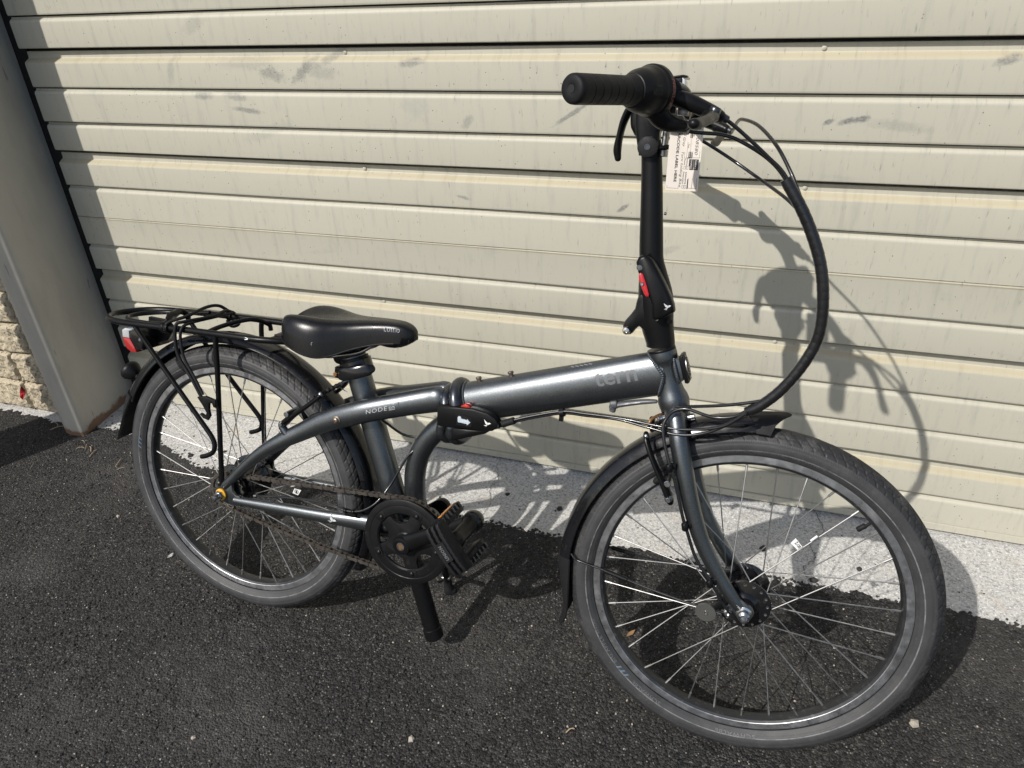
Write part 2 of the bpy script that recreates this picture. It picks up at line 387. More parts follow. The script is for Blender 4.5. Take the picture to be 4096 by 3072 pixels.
class MB:
    def __init__(s):
        s.v = []; s.f = []; s.mi = []; s.cur = 0
    def add(s, verts, faces):
        o = len(s.v)
        s.v.extend([tuple(map(float, p)) for p in verts])
        for f in faces:
            s.f.append(tuple(o + i for i in f)); s.mi.append(s.cur)
        return s
    def rings(s, rings, cap0=True, cap1=True, closed=True, loop=False):
        n = len(rings[0]); vs = [p for r in rings for p in r]; fs = []
        R = len(rings)
        for i in range(R if loop else R - 1):
            a = i * n; b2 = ((i + 1) % R) * n
            for k in range(n if closed else n - 1):
                k2 = (k + 1) % n
                fs.append((a + k, a + k2, b2 + k2, b2 + k))
        if cap0 and not loop: fs.append(tuple(range(n - 1, -1, -1)))
        if cap1 and not loop: fs.append(tuple(range((R - 1) * n, R * n)))
        return s.add(vs, fs)
    def tube(s, pts, r, seg=12, ry=None, lateral=False, smooth=0, cap=True, loop=False, roundcap=False):
        """r along the path (number or list); ry lateral half-width; lateral=True keeps one axis along Y"""
        P = [np.array(p, float) for p in pts]
        L0 = len(P)
        rr = list(r) if isinstance(r, (list, tuple)) else [r] * L0
        ryy = rr if ry is None else (list(ry) if isinstance(ry, (list, tuple)) else [ry] * L0)
        if smooth and L0 > 2:
            Q = catmull([np.concatenate([p, [a, b]]) for p, a, b in zip(P, rr, ryy)], smooth, loop)
            P = [q[:3] for q in Q]; rr = [q[3] for q in Q]; ryy = [q[4] for q in Q]
        n = len(P); T = []
        for i in range(n):
            a = P[(i - 1) % n] if (loop or i > 0) else P[0]
            b = P[(i + 1) % n] if (loop or i < n - 1) else P[-1]
            t = b - a; T.append(t / (np.linalg.norm(t) + 1e-12))
        rings = []
        if lateral:
            u = np.array([0, 1.0, 0])
        else:
            u = np.array([0, 0, 1.0]) if abs(T[0][2]) < 0.9 else np.array([1.0, 0, 0])
        for i in range(n):
            t = T[i]
            if lateral: u = np.array([0, 1.0, 0])
            u = u - t * (u @ t); u = u / (np.linalg.norm(u) + 1e-12)
            w = np.cross(t, u)
            ring = []
            for k in range(seg):
                a = 2 * math.pi * k / seg
                ring.append(P[i] + u * math.cos(a) * ryy[i] + w * math.sin(a) * rr[i])
            rings.append(ring)
        if roundcap and not loop:
            def capr(i, sgn):
                out = []
                for q in (0.45, 0.8, 0.97):
                    sc = math.sqrt(max(0, 1 - q * q)); c = P[i] + T[i] * sgn * rr[i] * q * 0.9
                    out.append([c + (np.array(p) - P[i]) * sc for p in rings[i]])
                return out
            a = capr(0, -1); b = capr(n - 1, 1)
            rings = a[::-1] + rings + b
        return s.rings(rings, cap, cap, True, loop)
    def lathe(s, prof, c=(0, 0, 0), axis=(0, 1, 0), seg=24, closed=False):
        """prof: list of (radius, distance along axis)"""
        ax = np.array(axis, float); ax /= np.linalg.norm(ax)
        u = np.array([1.0, 0, 0]) if abs(ax[0]) < 0.8 else np.array([0, 0, 1.0])
        u = u - ax * (u @ ax); u /= np.linalg.norm(u); w = np.cross(ax, u)
        c = np.array(c, float)
        rings = [[c + ax * d + (u * math.cos(2 * math.pi * k / seg) + w * math.sin(2 * math.pi * k / seg)) * max(r, 1e-5) for k in range(seg)] for r, d in prof]
        return s.rings(rings, not closed, not closed, True, closed)
    def cyl(s, a, b, r, seg=14, r2=None, bev=0.0):
        a = np.array(a, float); b = np.array(b, float); d = b - a; L = np.linalg.norm(d)
        r2 = r if r2 is None else r2
        if bev: prof = [(r - bev, 0), (r, bev), (r2, L - bev), (r2 - bev, L)]
        else: prof = [(r, 0), (r2, L)]
        return s.lathe(prof, a, d, seg)
    def ball(s, c, r, seg=12, sx=(1, 1, 1)):
        rings = []
        for i in range(1, seg // 2):
            th = math.pi * i / (seg // 2)
            rings.append([(c[0] + r * sx[0] * math.sin(th) * math.cos(2 * math.pi * k / seg), c[1] + r * sx[1] * math.sin(th) * math.sin(2 * math.pi * k / seg), c[2] + r * sx[2] * math.cos(th)) for k in range(seg)])
        return s.rings(rings)
    def box(s, c, d, R=None, bev=0.0):
        hx, hy, hz = [x / 2 for x in d]
        poly = [(-hx, -hz), (hx, -hz), (hx, hz), (-hx, hz)]
        return s.prism(poly, -hy, hy, bev, c, R)
    def prism(s, poly, y0, y1, bev=0.0, c=(0, 0, 0), R=None, smooth=0):
        """outline in x,z extruded along y with rounded rims"""
        P = [np.array(p, float) for p in poly]
        if smooth: P = [np.array(q) for q in catmull(P, smooth, True)]
        A = sum(P[i - 1][0] * P[i][1] - P[i][0] * P[i - 1][1] for i in range(len(P)))
        if A < 0: P = P[::-1]
        n = len(P)
        def inset(d):
            out = []
            for i in range(n):
                e1 = P[i] - P[i - 1]; e2 = P[(i + 1) % n] - P[i]
                e1 = e1 / (np.linalg.norm(e1) + 1e-9); e2 = e2 / (np.linalg.norm(e2) + 1e-9)
                nn = np.array([-e1[1] - e2[1], e1[0] + e2[0]]); l = np.linalg.norm(nn)
                nn = nn / (l + 1e-9)
                k = min(2.0, 1.0 / max(0.3, (nn @ np.array([-e1[1], e1[0]]))))
                out.append(P[i] + nn * d * k)
            return out
        lev = [(0, y0), (0, y1)] if not bev else [(bev, y0), (bev * 0.3, y0 + bev * 0.3), (0, y0 + bev), (0, y1 - bev), (bev * 0.3, y1 - bev * 0.3), (bev, y1)]
        rings = []
        for d, y in lev:
            q = inset(d) if d else P
            rings.append([np.array([p[0], y, p[1]]) for p in q])
        rings = [[np.array(c) + (np.array(R) @ p if R is not None else p) for p in r] for r in rings]
        rings = rings[::-1]
        return s.rings(rings)
    def mapv(s, fn):
        s.v = [tuple(fn(np.array(p))) for p in s.v]
        return s
    def mesh(s, name, mats, smooth=True, ang=38):
        me = bpy.data.meshes.new(name)
        me.from_pydata(s.v, [], s.f)
        for m in (mats if isinstance(mats, (list, tuple)) else [mats]):
            me.materials.append(m)
        if any(s.mi): me.polygons.foreach_set('material_index', s.mi)
        me.update()
        if smooth:
            me.shade_smooth()
            me.set_sharp_from_angle(angle=math.radians(ang))
        return me

def link(name, me, parent=None, label=None, cat=None, group=None, kind=None):
    o = bpy.data.objects.new(name, me)
    COL.objects.link(o)
    if parent is not None: o.parent = parent
    if label: o['label'] = label
    if cat: o['category'] = cat
    if group: o['group'] = group
    if kind: o['kind'] = kind
    return o

# ---- bicycle frame of reference: x forward, y to the bike's left (away from the camera), z up in the leaning plane, mm
YAW, LEAN = -0.03635493, 0.23284319
cu, su, cl, sl = math.cos(YAW), math.sin(YAW), math.cos(LEAN), math.sin(LEAN)
U_ = np.array([cu, su, 0]); N0 = np.array([-su, cu, 0])
V_ = np.array([0, 0, 1]) * cl + N0 * sl
NN = N0 * cl - np.array([0, 0, 1]) * sl
BO = np.array([-0.995184827, 0.924377156, 0.000674643])
BM = Matrix(((U_[0], NN[0], V_[0], BO[0]), (U_[1], NN[1], V_[1], BO[1]), (U_[2], NN[2], V_[2], BO[2]), (0, 0, 0, 1)))
def to_world(p_mm):
    return Vector(BM @ Vector([x * 0.001 for x in p_mm]))
WB, RW = 1042.49, 303.5
HA = math.radians(71.5)
ST = 0.0650529
ST_A = np.array([WB - 45 * math.sin(HA), 0, RW - 45 * math.cos(HA)])
_k = np.array([-math.cos(HA), 0, math.sin(HA)])
_K = np.array([[0, -_k[2], _k[1]], [_k[2], 0, -_k[0]], [-_k[1], _k[0], 0]])
ST_Q = np.eye(3) + math.sin(ST) * _K + (1 - math.cos(ST)) * _K @ _K
def steer(p): return ST_A + ST_Q @ (np.asarray(p, float) - ST_A)
def fin(mb, st=False):
    """millimetres to metres, turned with the fork when st"""
    if st: mb.mapv(steer)
    return mb.mapv(lambda p: p * 0.001)
bike = bpy.data.objects.new('folding_bicycle', None)
COL.objects.link(bike)
bike.matrix_world = BM
bike.empty_display_size = 0.2
bike['label'] = 'grey folding bicycle leaning on its kickstand in front of the roller door'
bike['category'] = 'bicycle'
def part(name, mb, mat, parent=None, st=False, label=None, ang=38, smooth=True):
    fin(mb, st)
    return link(name, mb.mesh(name, mat, smooth, ang), parent or bike, label)

def text_mesh(txt, size=1.0, bold=0.0, spacing=1.0, res=2, shear=0.0):
    cu_ = bpy.data.curves.new('lettering', 'FONT')
    cu_.body = txt; cu_.size = size; cu_.offset = bold * size; cu_.space_character = spacing
    cu_.resolution_u = res; cu_.shear = shear
    o = bpy.data.objects.new('lettering', cu_)
    COL.objects.link(o)
    dg = bpy.context.evaluated_depsgraph_get()
    me = bpy.data.meshes.new_from_object(o.evaluated_get(dg))
    import bmesh
    bm = bmesh.new(); bm.from_mesh(me)
    bmesh.ops.triangulate(bm, faces=bm.faces[:])
    for _ in range(3):
        le = [e_ for e_ in bm.edges if e_.calc_length() > size * 0.16]
        if not le: break
        bmesh.ops.subdivide_edges(bm, edges=le, cuts=1)
        bmesh.ops.triangulate(bm, faces=bm.faces[:])
    bm.to_mesh(me); bm.free()
    vs = [tuple(v.co) for v in me.vertices]; fs = [tuple(p.vertices) for p in me.polygons]
    bpy.data.objects.remove(o); bpy.data.curves.remove(cu_); bpy.data.meshes.remove(me)
    xs = [v[0] for v in vs]
    w = (max(xs) - min(xs)) if xs else 1
    x0 = min(xs) if xs else 0
    return [(v[0] - x0, v[1]) for v in vs], fs, w
def lettering(txt, size, fn, bold=0.0, spacing=1.0, shear=0.0, mb=None, width=None):
    """flat print: fn maps (u, v) in mm to a 3-D point in mm"""
    vs, fs, w = text_mesh(txt, size, bold, spacing, 2, shear)
    k = (width / w) if width else 1.0
    mb = mb or MB()
    mb.add([fn(v[0] * k, v[1]) for v in vs], fs)
    return mb

# ------------------------------------------------------------------ setting
def vnoise(x, y, seed=0):
    """smooth value noise on arrays"""
    r = np.random.default_rng(seed)
    T = r.random((256, 256))
    xi = np.floor(x).astype(int); yi = np.floor(y).astype(int)
    fx = x - xi; fy = y - yi
    fx = fx * fx * (3 - 2 * fx); fy = fy * fy * (3 - 2 * fy)
    a = T[xi % 256, yi % 256]; b = T[(xi + 1) % 256, yi % 256]
    c = T[xi % 256, (yi + 1) % 256]; d = T[(xi + 1) % 256, (yi + 1) % 256]
    return (a * (1 - fx) + b * fx) * (1 - fy) + (c * (1 - fx) + d * fx) * fy

def grid_mesh(name, X, Y, Z, mat):
    ny, nx = X.shape
    co = np.stack([X, Y, Z], -1).reshape(-1, 3).astype(np.float32)
    idx = np.arange(nx * ny).reshape(ny, nx)
    q = np.stack([idx[:-1, :-1], idx[:-1, 1:], idx[1:, 1:], idx[1:, :-1]], -1).reshape(-1, 4).astype(np.int32)
    me = bpy.data.meshes.new(name)
    me.vertices.add(len(co)); me.vertices.foreach_set('co', co.ravel())
    me.loops.add(q.size); me.loops.foreach_set('vertex_index', q.ravel())
    me.polygons.add(len(q)); me.polygons.foreach_set('loop_start', np.arange(0, q.size, 4, dtype=np.int32))
    me.update(calc_edges=True)
    me.materials.append(mat)
    me.shade_smooth()
    return me

DOOR_Y = 1.594
# far ground, one sheet to the horizon
g = MB(); g.add([(-120, -120, -0.022), (120, -120, -0.022), (120, 120, -0.022), (-120, 120, -0.022)], [(0, 1, 2, 3)])
link('ground', g.mesh('ground', M['asphalt'], False), kind='structure')
# asphalt with a real rough surface and a ragged edge lapping on to the concrete
nx, ny = 1150, 540
xs = np.linspace(-2.95, 1.55, nx); ys = np.linspace(-0.75, 1.0, ny)
X, Y = np.meshgrid(xs, np.linspace(0, 1, ny))
edge = 1.336 + 0.020 * (vnoise(X * 6, X * 0, 3) - 0.5) + 0.016 * (vnoise(X * 45, X * 0 + 5, 4) - 0.5) + 0.014 * (vnoise(X * 140, X * 0 + 9, 5) - 0.5)
edge = edge + np.where(X < -1.50, np.clip((-1.50 - X) * 0.35, 0, 0.085), 0)
Y = -0.75 + (edge + 0.75) * Y
hh = 0.0022 * (vnoise(X * 300, Y * 300, 22) - 0.5) + 0.0030 * (vnoise(X * 7, Y * 7, 23) - 0.6)
stone = np.zeros_like(hh)
dx_, dy_ = (xs[1] - xs[0]), 2.08 / ny
srng = np.random.default_rng(77)
for sx_, sy_, sr_, sh_ in zip(srng.uniform(-2.9, 1.5, 30000), srng.uniform(-0.7, 1.335, 30000), 0.0026 + 0.0052 * srng.random(30000) ** 2.6, 0.5 + 0.5 * srng.random(30000)):
    ci = int((sx_ - xs[0]) / dx_); cj = int((sy_ + 0.75) / 2.086 * ny)
    k_ = 3
    i0_, i1_, j0_, j1_ = max(0, ci - k_), min(nx, ci + k_ + 1), max(0, cj - k_), min(ny, cj + k_ + 1)
    if i0_ >= i1_ or j0_ >= j1_: continue
    d2 = ((X[j0_:j1_, i0_:i1_] - sx_) ** 2 + (Y[j0_:j1_, i0_:i1_] - sy_) ** 2) / (sr_ * sr_)
    np.maximum(stone[j0_:j1_, i0_:i1_], np.clip(1 - d2, 0, 1) ** 0.5 * sr_ * 0.55 * sh_, out=stone[j0_:j1_, i0_:i1_])
hh = hh + stone - 0.0012
near = np.clip((edge - Y) / 0.014, 0, 1)
Z = np.maximum(hh - 0.0008, -0.0026) * near - 0.0075 * (1 - near)
link('asphalt', grid_mesh('asphalt', X, Y, Z, M['asphalt']), kind='structure')
# concrete apron under the door
cx = np.linspace(-3.2, 3.4, 700); cy = np.linspace(1.24, 1.70, 60)
CX, CY = np.meshgrid(cx, cy)
CZ = -0.0042 + 0.0012 * (vnoise(CX * 90, CY * 90, 31) - 0.5) + 0.002 * (vnoise(CX * 5, CY * 5, 32) - 0.5)
# hairline cracks
def crack(pts):
    global CZ
    P = catmull([(a, b, 0) for a, b in pts], 10)
    for p in P:
        d2 = (CX - p[0]) ** 2 + (CY - p[1]) ** 2
        CZ = CZ - 0.0035 * np.exp(-d2 / (0.0025 ** 2))
link('concrete_apron', grid_mesh('concrete_apron', CX, CY, CZ, M['concrete']), kind='structure')

def crack_strip(pts, w=0.0007):
    mb = MB(); P = catmull([(a, b, 0) for a, b in pts], 14); L = []; R = []
    for i, p in enumerate(P):
        j = 0.0016 * (rng.random() - 0.5); ww = w * (0.4 + rng.random())
        t = P[min(i + 1, len(P) - 1)] - P[max(i - 1, 0)]; t = t / (np.linalg.norm(t) + 1e-9); n = np.array([-t[1], t[0], 0])
        c = p + n * j * 3 + np.array([0, 0, -0.0022])
        L.append(c + n * ww); R.append(c - n * ww)
    n = len(P)
    mb.add(L + R, [(i, i + 1, n + i + 1, n + i) for i in range(n - 1)])
    return mb
ck = crack_strip([(-0.60, 1.34), (-0.593, 1.40), (-0.615, 1.46), (-0.607, 1.50), (-0.63, 1.56), (-0.635, 1.60)])
k2 = crack_strip([(0.20, 1.34), (0.19, 1.38), (0.215, 1.42), (0.205, 1.47), (0.235, 1.52), (0.22, 1.59)], 0.0010)
ck.add(k2.v, k2.f)
k3 = crack_strip([(-1.28, 1.36), (-1.24, 1.42), (-1.17, 1.47), (-1.12, 1.52), (-1.06, 1.56)])
ck.add(k3.v, k3.f)
link('pavement_crack', ck.mesh('pavement_crack', M['cracktone'], False), kind='structure')

# loose crumbs of asphalt along the ragged edge, stone chips on the asphalt
def pebble(mb, x, y, z, r):
    a = rng.random() * 6.28; k = 5
    top = [(x + r * math.cos(a + 6.283 * i / k) * (0.7 + 0.5 * rng.random()), y + r * math.sin(a + 6.283 * i / k) * (0.7 + 0.5 * rng.random()), z + r * (0.15 + 0.3 * rng.random())) for i in range(k)]
    bot = [(p[0] * 1.0 + (p[0] - x) * 0.25, p[1] + (p[1] - y) * 0.25, z - r * 0.4) for p in top]
    apex = (x + r * 0.2 * (rng.random() - .5), y, z + r * (0.6 + 0.35 * rng.random()))
    o = top + bot + [apex]
    f = [(i, (i + 1) % k, 2 * k) for i in range(k)] + [(k + i, k + (i + 1) % k, (i + 1) % k, i) for i in range(k)]
    mb.add(o, f)
cr = MB()
for i in range(1500):
    x = rng.uniform(-2.1, 1.4)
    e0 = 1.336 + (min(0.085, (-1.5 - x) * 0.35) if x < -1.5 else 0)
    d = rng.gauss(-0.004, 0.0055)
    if rng.random() < 0.035: d = rng.random() * 0.10
    if x < -1.35 and rng.random() < 0.35: d = abs(rng.gauss(0, 0.055))
    pebble(cr, x, e0 - 0.006 + d, -0.0035, rng.uniform(0.0012, 0.0042) * (1.0 if d < 0.03 else 0.75))
for i in range(5200):
    x = rng.uniform(-2.4, 1.2); y = rng.uniform(0.2, 1.33)
    pebble(cr, x, y, -0.0005, rng.uniform(0.0012, 0.0036))
for x, y, r in ((-1.54, 1.364, .009), (-0.41, 1.43, .007), (-0.56, 1.45, .006), (0.211, 1.345, .008), (0.31, 1.41, .007), (0.10, 1.42, .009), (-1.45, 1.41, .006)):
    pebble(cr, x, y, -0.003, r)
link('loose_asphalt_crumbs', cr.mesh('loose_asphalt_crumbs', M['grit'], False), kind='stuff')
cp = MB()
for i in range(900):
    x = rng.uniform(-2.4, 1.3); y = rng.uniform(0.15, 1.33)
    pebble(cp, x, y, -0.0006, rng.uniform(0.0008, 0.0021))
for x, y, r in ((0.379, 1.02, .009), (-1.54, 1.078, .005), (-0.02, 0.93, .005), (0.1, 0.80, .005), (-0.5, 0.72, .006), (-0.9, 0.60, .005)):
    pebble(cp, x, y, -0.001, r)
link('stone_chips', cp.mesh('stone_chips', M['chip'], False), kind='stuff')

# ---- roller door: slats between the digitised grooves
ZL = [2.62, 2.53, 2.435, 2.345, 2.265, 2.17, 2.075, 1.99, 1.91, 1.81, 1.72, 1.64, 1.545, 1.455, 1.365, 1.268,
      1.1704, 1.0925, 0.9961, 0.9075, 0.8289, 0.7308, 0.6384, 0.5523, 0.4719, 0.3726, 0.2795, 0.1998, 0.1027, 0.004]
i0 = ZL.index(1.1704)
KIND = {}
for i in range(len(ZL)):
    KIND[i] = 'g'
for i in (i0 + 1, i0 + 4, i0 + 8, i0 + 11, i0 - 3, i0 - 6, i0 - 10, i0 - 13): KIND[i] = 'd'
for i in (i0 + 6, i0 - 1, i0 - 8): KIND[i] = 's'
XA, XB = -1.929, 3.3
door = bpy.data.objects.new('roller_door', None)
COL.objects.link(door); door.location = (0, DOOR_Y, 0)
door['label'] = 'beige ribbed metal roller door with scuff marks behind the bicycle'
door['category'] = 'garage door'
for i in range(len(ZL) - 1):
    zt, zb = ZL[i], ZL[i + 1]
    last = i == len(ZL) - 2
    kt, kb = KIND[i], KIND[i + 1]
    if kt == 'g': top = [(.0290, -.0030), (.0098, -.0034), (.0093, -.0072), (.0062, -.0086), (.0030, -.0102), (.0010, -.0130), (.0002, -.0155), (0, -.0180)]
    elif kt == 'd': top = [(.0290, -.0080), (.0184, -.0084), (.0178, -.0235), (.0166, -.0252), (.0090, -.0290), (.0012, -.0338), (.0002, -.0356), (0, -.0378)]
    else: top = [(.0035, -.0004), (-.0010, -.0014), (-.0016, -.0028), (-.0006, -.0048), (0, -.0080)]
    ns = len(top)
    prof = [(y, zt + z) for y, z in top]
    if last: bot = [(0, zb + .030), (0, zb + .0215), (.002, zb + .0205), (.002, zb + .0195), (-.003, zb + .0185), (-.003, zb + .001), (.030, zb + .001)]
    elif kb == 'd': bot = [(0, zb + .006), (.0006, zb + .0022), (.0022, zb + .0004), (.030, zb + .0004)]
    elif kb == 's': bot = [(0, zb + .010), (0, zb + .0014), (.0012, zb + .0006), (.030, zb + .0006)]
    else: bot = [(0, zb + .0055), (.0003, zb + .0026), (.0012, zb + .0008), (.0030, zb + .0003), (.030, zb + .0003)]
    prof += bot
    prof += [(.030, zt + top[0][1] - .0002)]
    mb = MB()
    X0s = np.linspace(XA, XB, 46)
    ph = rng.random() * 9
    rings = []
    for x in X0s:
        wob = 0.0009 * math.sin(x * 2.3 + ph) + 0.0006 * math.sin(x * 6.1 + ph * 2)
        rings.append([(x, y + wob, z) for y, z in prof])
    mb.rings(rings)
    npf = len(prof)
    # the sloping ledges under the deep joints are yellowed
    if kt in ('d', 's'):
        for r in range(len(X0s) - 1):
            for k in range(1 if kt == 's' else 3, ns - 2 if kt == 'd' else 3):
                mb.mi[r * npf + k] = 1
    link('slat', mb.mesh('slat', [M['door'], M['doorcream']], True, 30), door)
bkp = MB(); bkp.box(((XA + XB) / 2, .036, 1.31), (XB - XA, .008, 2.60)); link('joint_light_stop', bkp.mesh('joint_light_stop', M['matblack'], False), door)  # added black sheet, blocks light from behind and keeps the open joints dark
# rivets in the recessed joints
for x, z in ((-0.957, 1.0925), (0.067, 1.0925), (0.072, 0.8289), (-0.949, 0.4719), (0.06, 0.4719), (-0.945, 0.1998), (-0.95, 0.8289)):
    mb = MB(); mb.lathe([(.0001, -.0025), (.003, -.0022), (.0046, -.001), (.0046, .004)], (x, 0.0172, z - .0175), (0, 1, 0), 14)
    mb.mapv(lambda p: p)
    link('rivet', mb.mesh('rivet', M['door']), door)
# black strip filling the gap at the door jamb
sb = MB(); sb.box((-1.985, 1.640, 1.32), (0.112, 0.05, 2.64))
o = link('door_jamb', sb.mesh('door_jamb', M['matblack'], False), None, 'black door jamb strip between the painted post and the roller door', 'door jamb')

# painted steel post at the door's left edge
def chaikin(P, n=3):
    P = [np.array(p, float) for p in P]
    for _ in range(n):
        Q = []
        for i in range(len(P)):
            a, b = P[i], P[(i + 1) % len(P)]
            Q += [a * 0.75 + b * 0.25, a * 0.25 + b * 0.75]
        P = Q
    return P
plan = chaikin([(-1.978, 1.66), (-1.977, 1.60), (-1.972, 1.54), (-1.952, 1.405), (-1.947, 1.362), (-1.975, 1.355), (-2.018, 1.356), (-2.045, 1.378), (-2.085, 1.425), (-2.10, 1.48), (-2.10, 1.66)], 3)
pm = MB()
pm.rings([[(p[0], p[1], z) for p in plan] for z in (-0.01, 0.02, 0.3, 0.8, 1.4, 2.0, 2.64)])
link('door_post', pm.mesh('door_post', M['post'], True, 50), None, 'grey beige painted steel post with rust at its foot, left of the roller door', 'post')

# second column just outside the picture on the left; its shade lies on the post, the wall and the asphalt
cm = MB(); cm.cyl((-2.345, 0.89, -0.01), (-2.345, 0.89, 3.1), 0.113, 32, bev=0.01)
link('steel_column', cm.mesh('steel_column', M['post']), None, 'round painted steel column standing on the asphalt in front of the block wall', 'column')

# split-face block wall
wall = bpy.data.objects.new('block_wall', None); COL.objects.link(wall); wall.location = (-2.6, 1.43, 0)
wall['label'] = 'tan split faced block wall on the far left behind the post'; wall['category'] = 'wall'
bk = MB(); bk.box((-0.25, 0.12, 1.3), (1.54, 0.20, 2.62))
link('mortar', bk.mesh('mortar', M['mortar'], False), wall)
def block_mesh(w, h, seed):
    r = np.random.default_rng(seed); nxx, nzz = int(150 * w) + 12, 22
    xs = np.linspace(-w / 2, w / 2, nxx); zs = np.linspace(0, h, nzz)
    XX, ZZ = np.meshgrid(xs, zs)
    d = 0.010 * vnoise(XX * 22 + seed * 7, ZZ * 22 + seed, seed) + 0.011 * vnoise(XX * 62 + 3, ZZ * 62 + seed * 3, seed + 50) + 0.009 * vnoise(XX * 150, ZZ * 150 + seed * 3, seed + 90)
    em = np.minimum(np.minimum(XX + w / 2, w / 2 - XX), np.minimum(ZZ, h - ZZ)) / 0.010
    rim = 0.014 * (1 - np.clip(em, 0, 1)) ** 2
    Yf = 0.004 + d * 0.8 + rim - 0.012
    mb = MB()
    front = [(float(XX[j, i]), float(Yf[j, i]), float(ZZ[j, i])) for j in range(nzz) for i in range(nxx)]
    fs = [(j * nxx + i, j * nxx + i + 1, (j + 1) * nxx + i + 1, (j + 1) * nxx + i) for j in range(nzz - 1) for i in range(nxx - 1)]
    b = len(front)
    ring = list(range(nxx)) + [j * nxx + nxx - 1 for j in range(1, nzz)] + [(nzz - 1) * nxx + i for i in range(nxx - 2, -1, -1)] + [j * nxx for j in range(nzz - 2, 0, -1)]
    back = [(front[k][0], 0.05, front[k][2]) for k in ring]
    for q in range(len(ring)):
        q2 = (q + 1) % len(ring)
        fs.append((ring[q2], ring[q], b + q, b + q2))
    mb.add(front + back, fs)
    return mb.mesh('block', M['block'], True, 60)
BMs = [block_mesh(0.392, 0.1035, s) for s in range(5)]
BMh = [block_mesh(0.192, 0.1035, s + 20) for s in range(3)]
BMq = block_mesh(0.088, 0.1035, 31)
for row in range(24):
    # running bond: the joint near the post shifts by half a block every second pair of courses
    off = 0.355 if row % 4 < 2 else 0.455
    o = link('block', BMh[rng.randrange(3)] if row % 4 < 2 else BMq, wall); o.location = (off + (0.10 if row % 4 < 2 else 0.047), 0.0, 0.003 + row * 0.1085)
    for k in range(4):
        x = off - 0.198 - k * 0.40
        if x < -0.95: continue
        o = link('block', BMs[rng.randrange(5)], wall)
        o.location = (x, 0.0, 0.003 + row * 0.1085)

# small litter
def leaf(name, x, y, z, size, mat, label, cat, rot, normal='up', aspect=0.6):
    mb = MB()
    pts = []
    outl = [(-1, -.55), (-.72, .1), (-.35, .55), (.3, .85), (1, .95), (.55, .1), (.2, -.35), (-.4, -.5)]
    for i, (a, b) in enumerate(outl):
        pts.append((a * size, b * size * aspect, size * 0.16 * (1 + math.sin(i * 2.1)) * .6))
    pts.append((0, 0, 0.0))
    mb.add(pts, [(i, (i + 1) % 8, 8) for i in range(8)])
    mb.add([(p[0], p[1], p[2] - 0.0004) for p in pts], [((i + 1) % 8, i, 8) for i in range(8)])
    o = link(name, mb.mesh(name, mat, True, 30), None, label, cat)
    o.location = (x, y, z); o.rotation_euler = rot
    return o
leaf('dry_leaf', -0.155, 1.073, 0.003, 0.012, M['leafbrown'], 'small brown dry leaf lying on the asphalt behind the front wheel', 'leaf', (0.3, 0.1, 0.6))
leaf('red_leaf', -2.196, 1.398, 0.098, 0.030, M['leafred'], 'red leaf stuck on the block wall beside the post', 'leaf', (1.75, -0.75, 0.1), aspect=.55)
leaf('paper_scrap', -1.288, 0.989, 0.003, 0.010, M['white'], 'tiny white paper scrap on the asphalt left of the rear wheel', 'litter', (0.5, 0.3, 1.2))
st = MB()
for x, y in ((-1.724, 1.271), (-1.694, 1.248), (-1.721, 1.262), (-1.889, 1.311), (-1.865, 1.305), (-1.90, 1.30), (-2.09, 1.386), (-2.07, 1.37), (-0.221, 0.82), (-1.84, 1.29), (-1.92, 1.33)):
    a = rng.random() * 3; l = rng.uniform(.008, .02)
    st.tube([(x - l * math.cos(a), y - l * math.sin(a), .002), (x, y + .003, .004), (x + l * math.cos(a), y + l * math.sin(a), .002)], rng.uniform(.0006, .0014), 5, smooth=3)
link('dry_straw_bits', st.mesh('dry_straw_bits', M['straw']), kind='stuff')

# ------------------------------------------------------------------ folding bicycle (mm)
A3 = np.array
def mir(pts): return [(p[0], -p[1], p[2]) for p in pts]

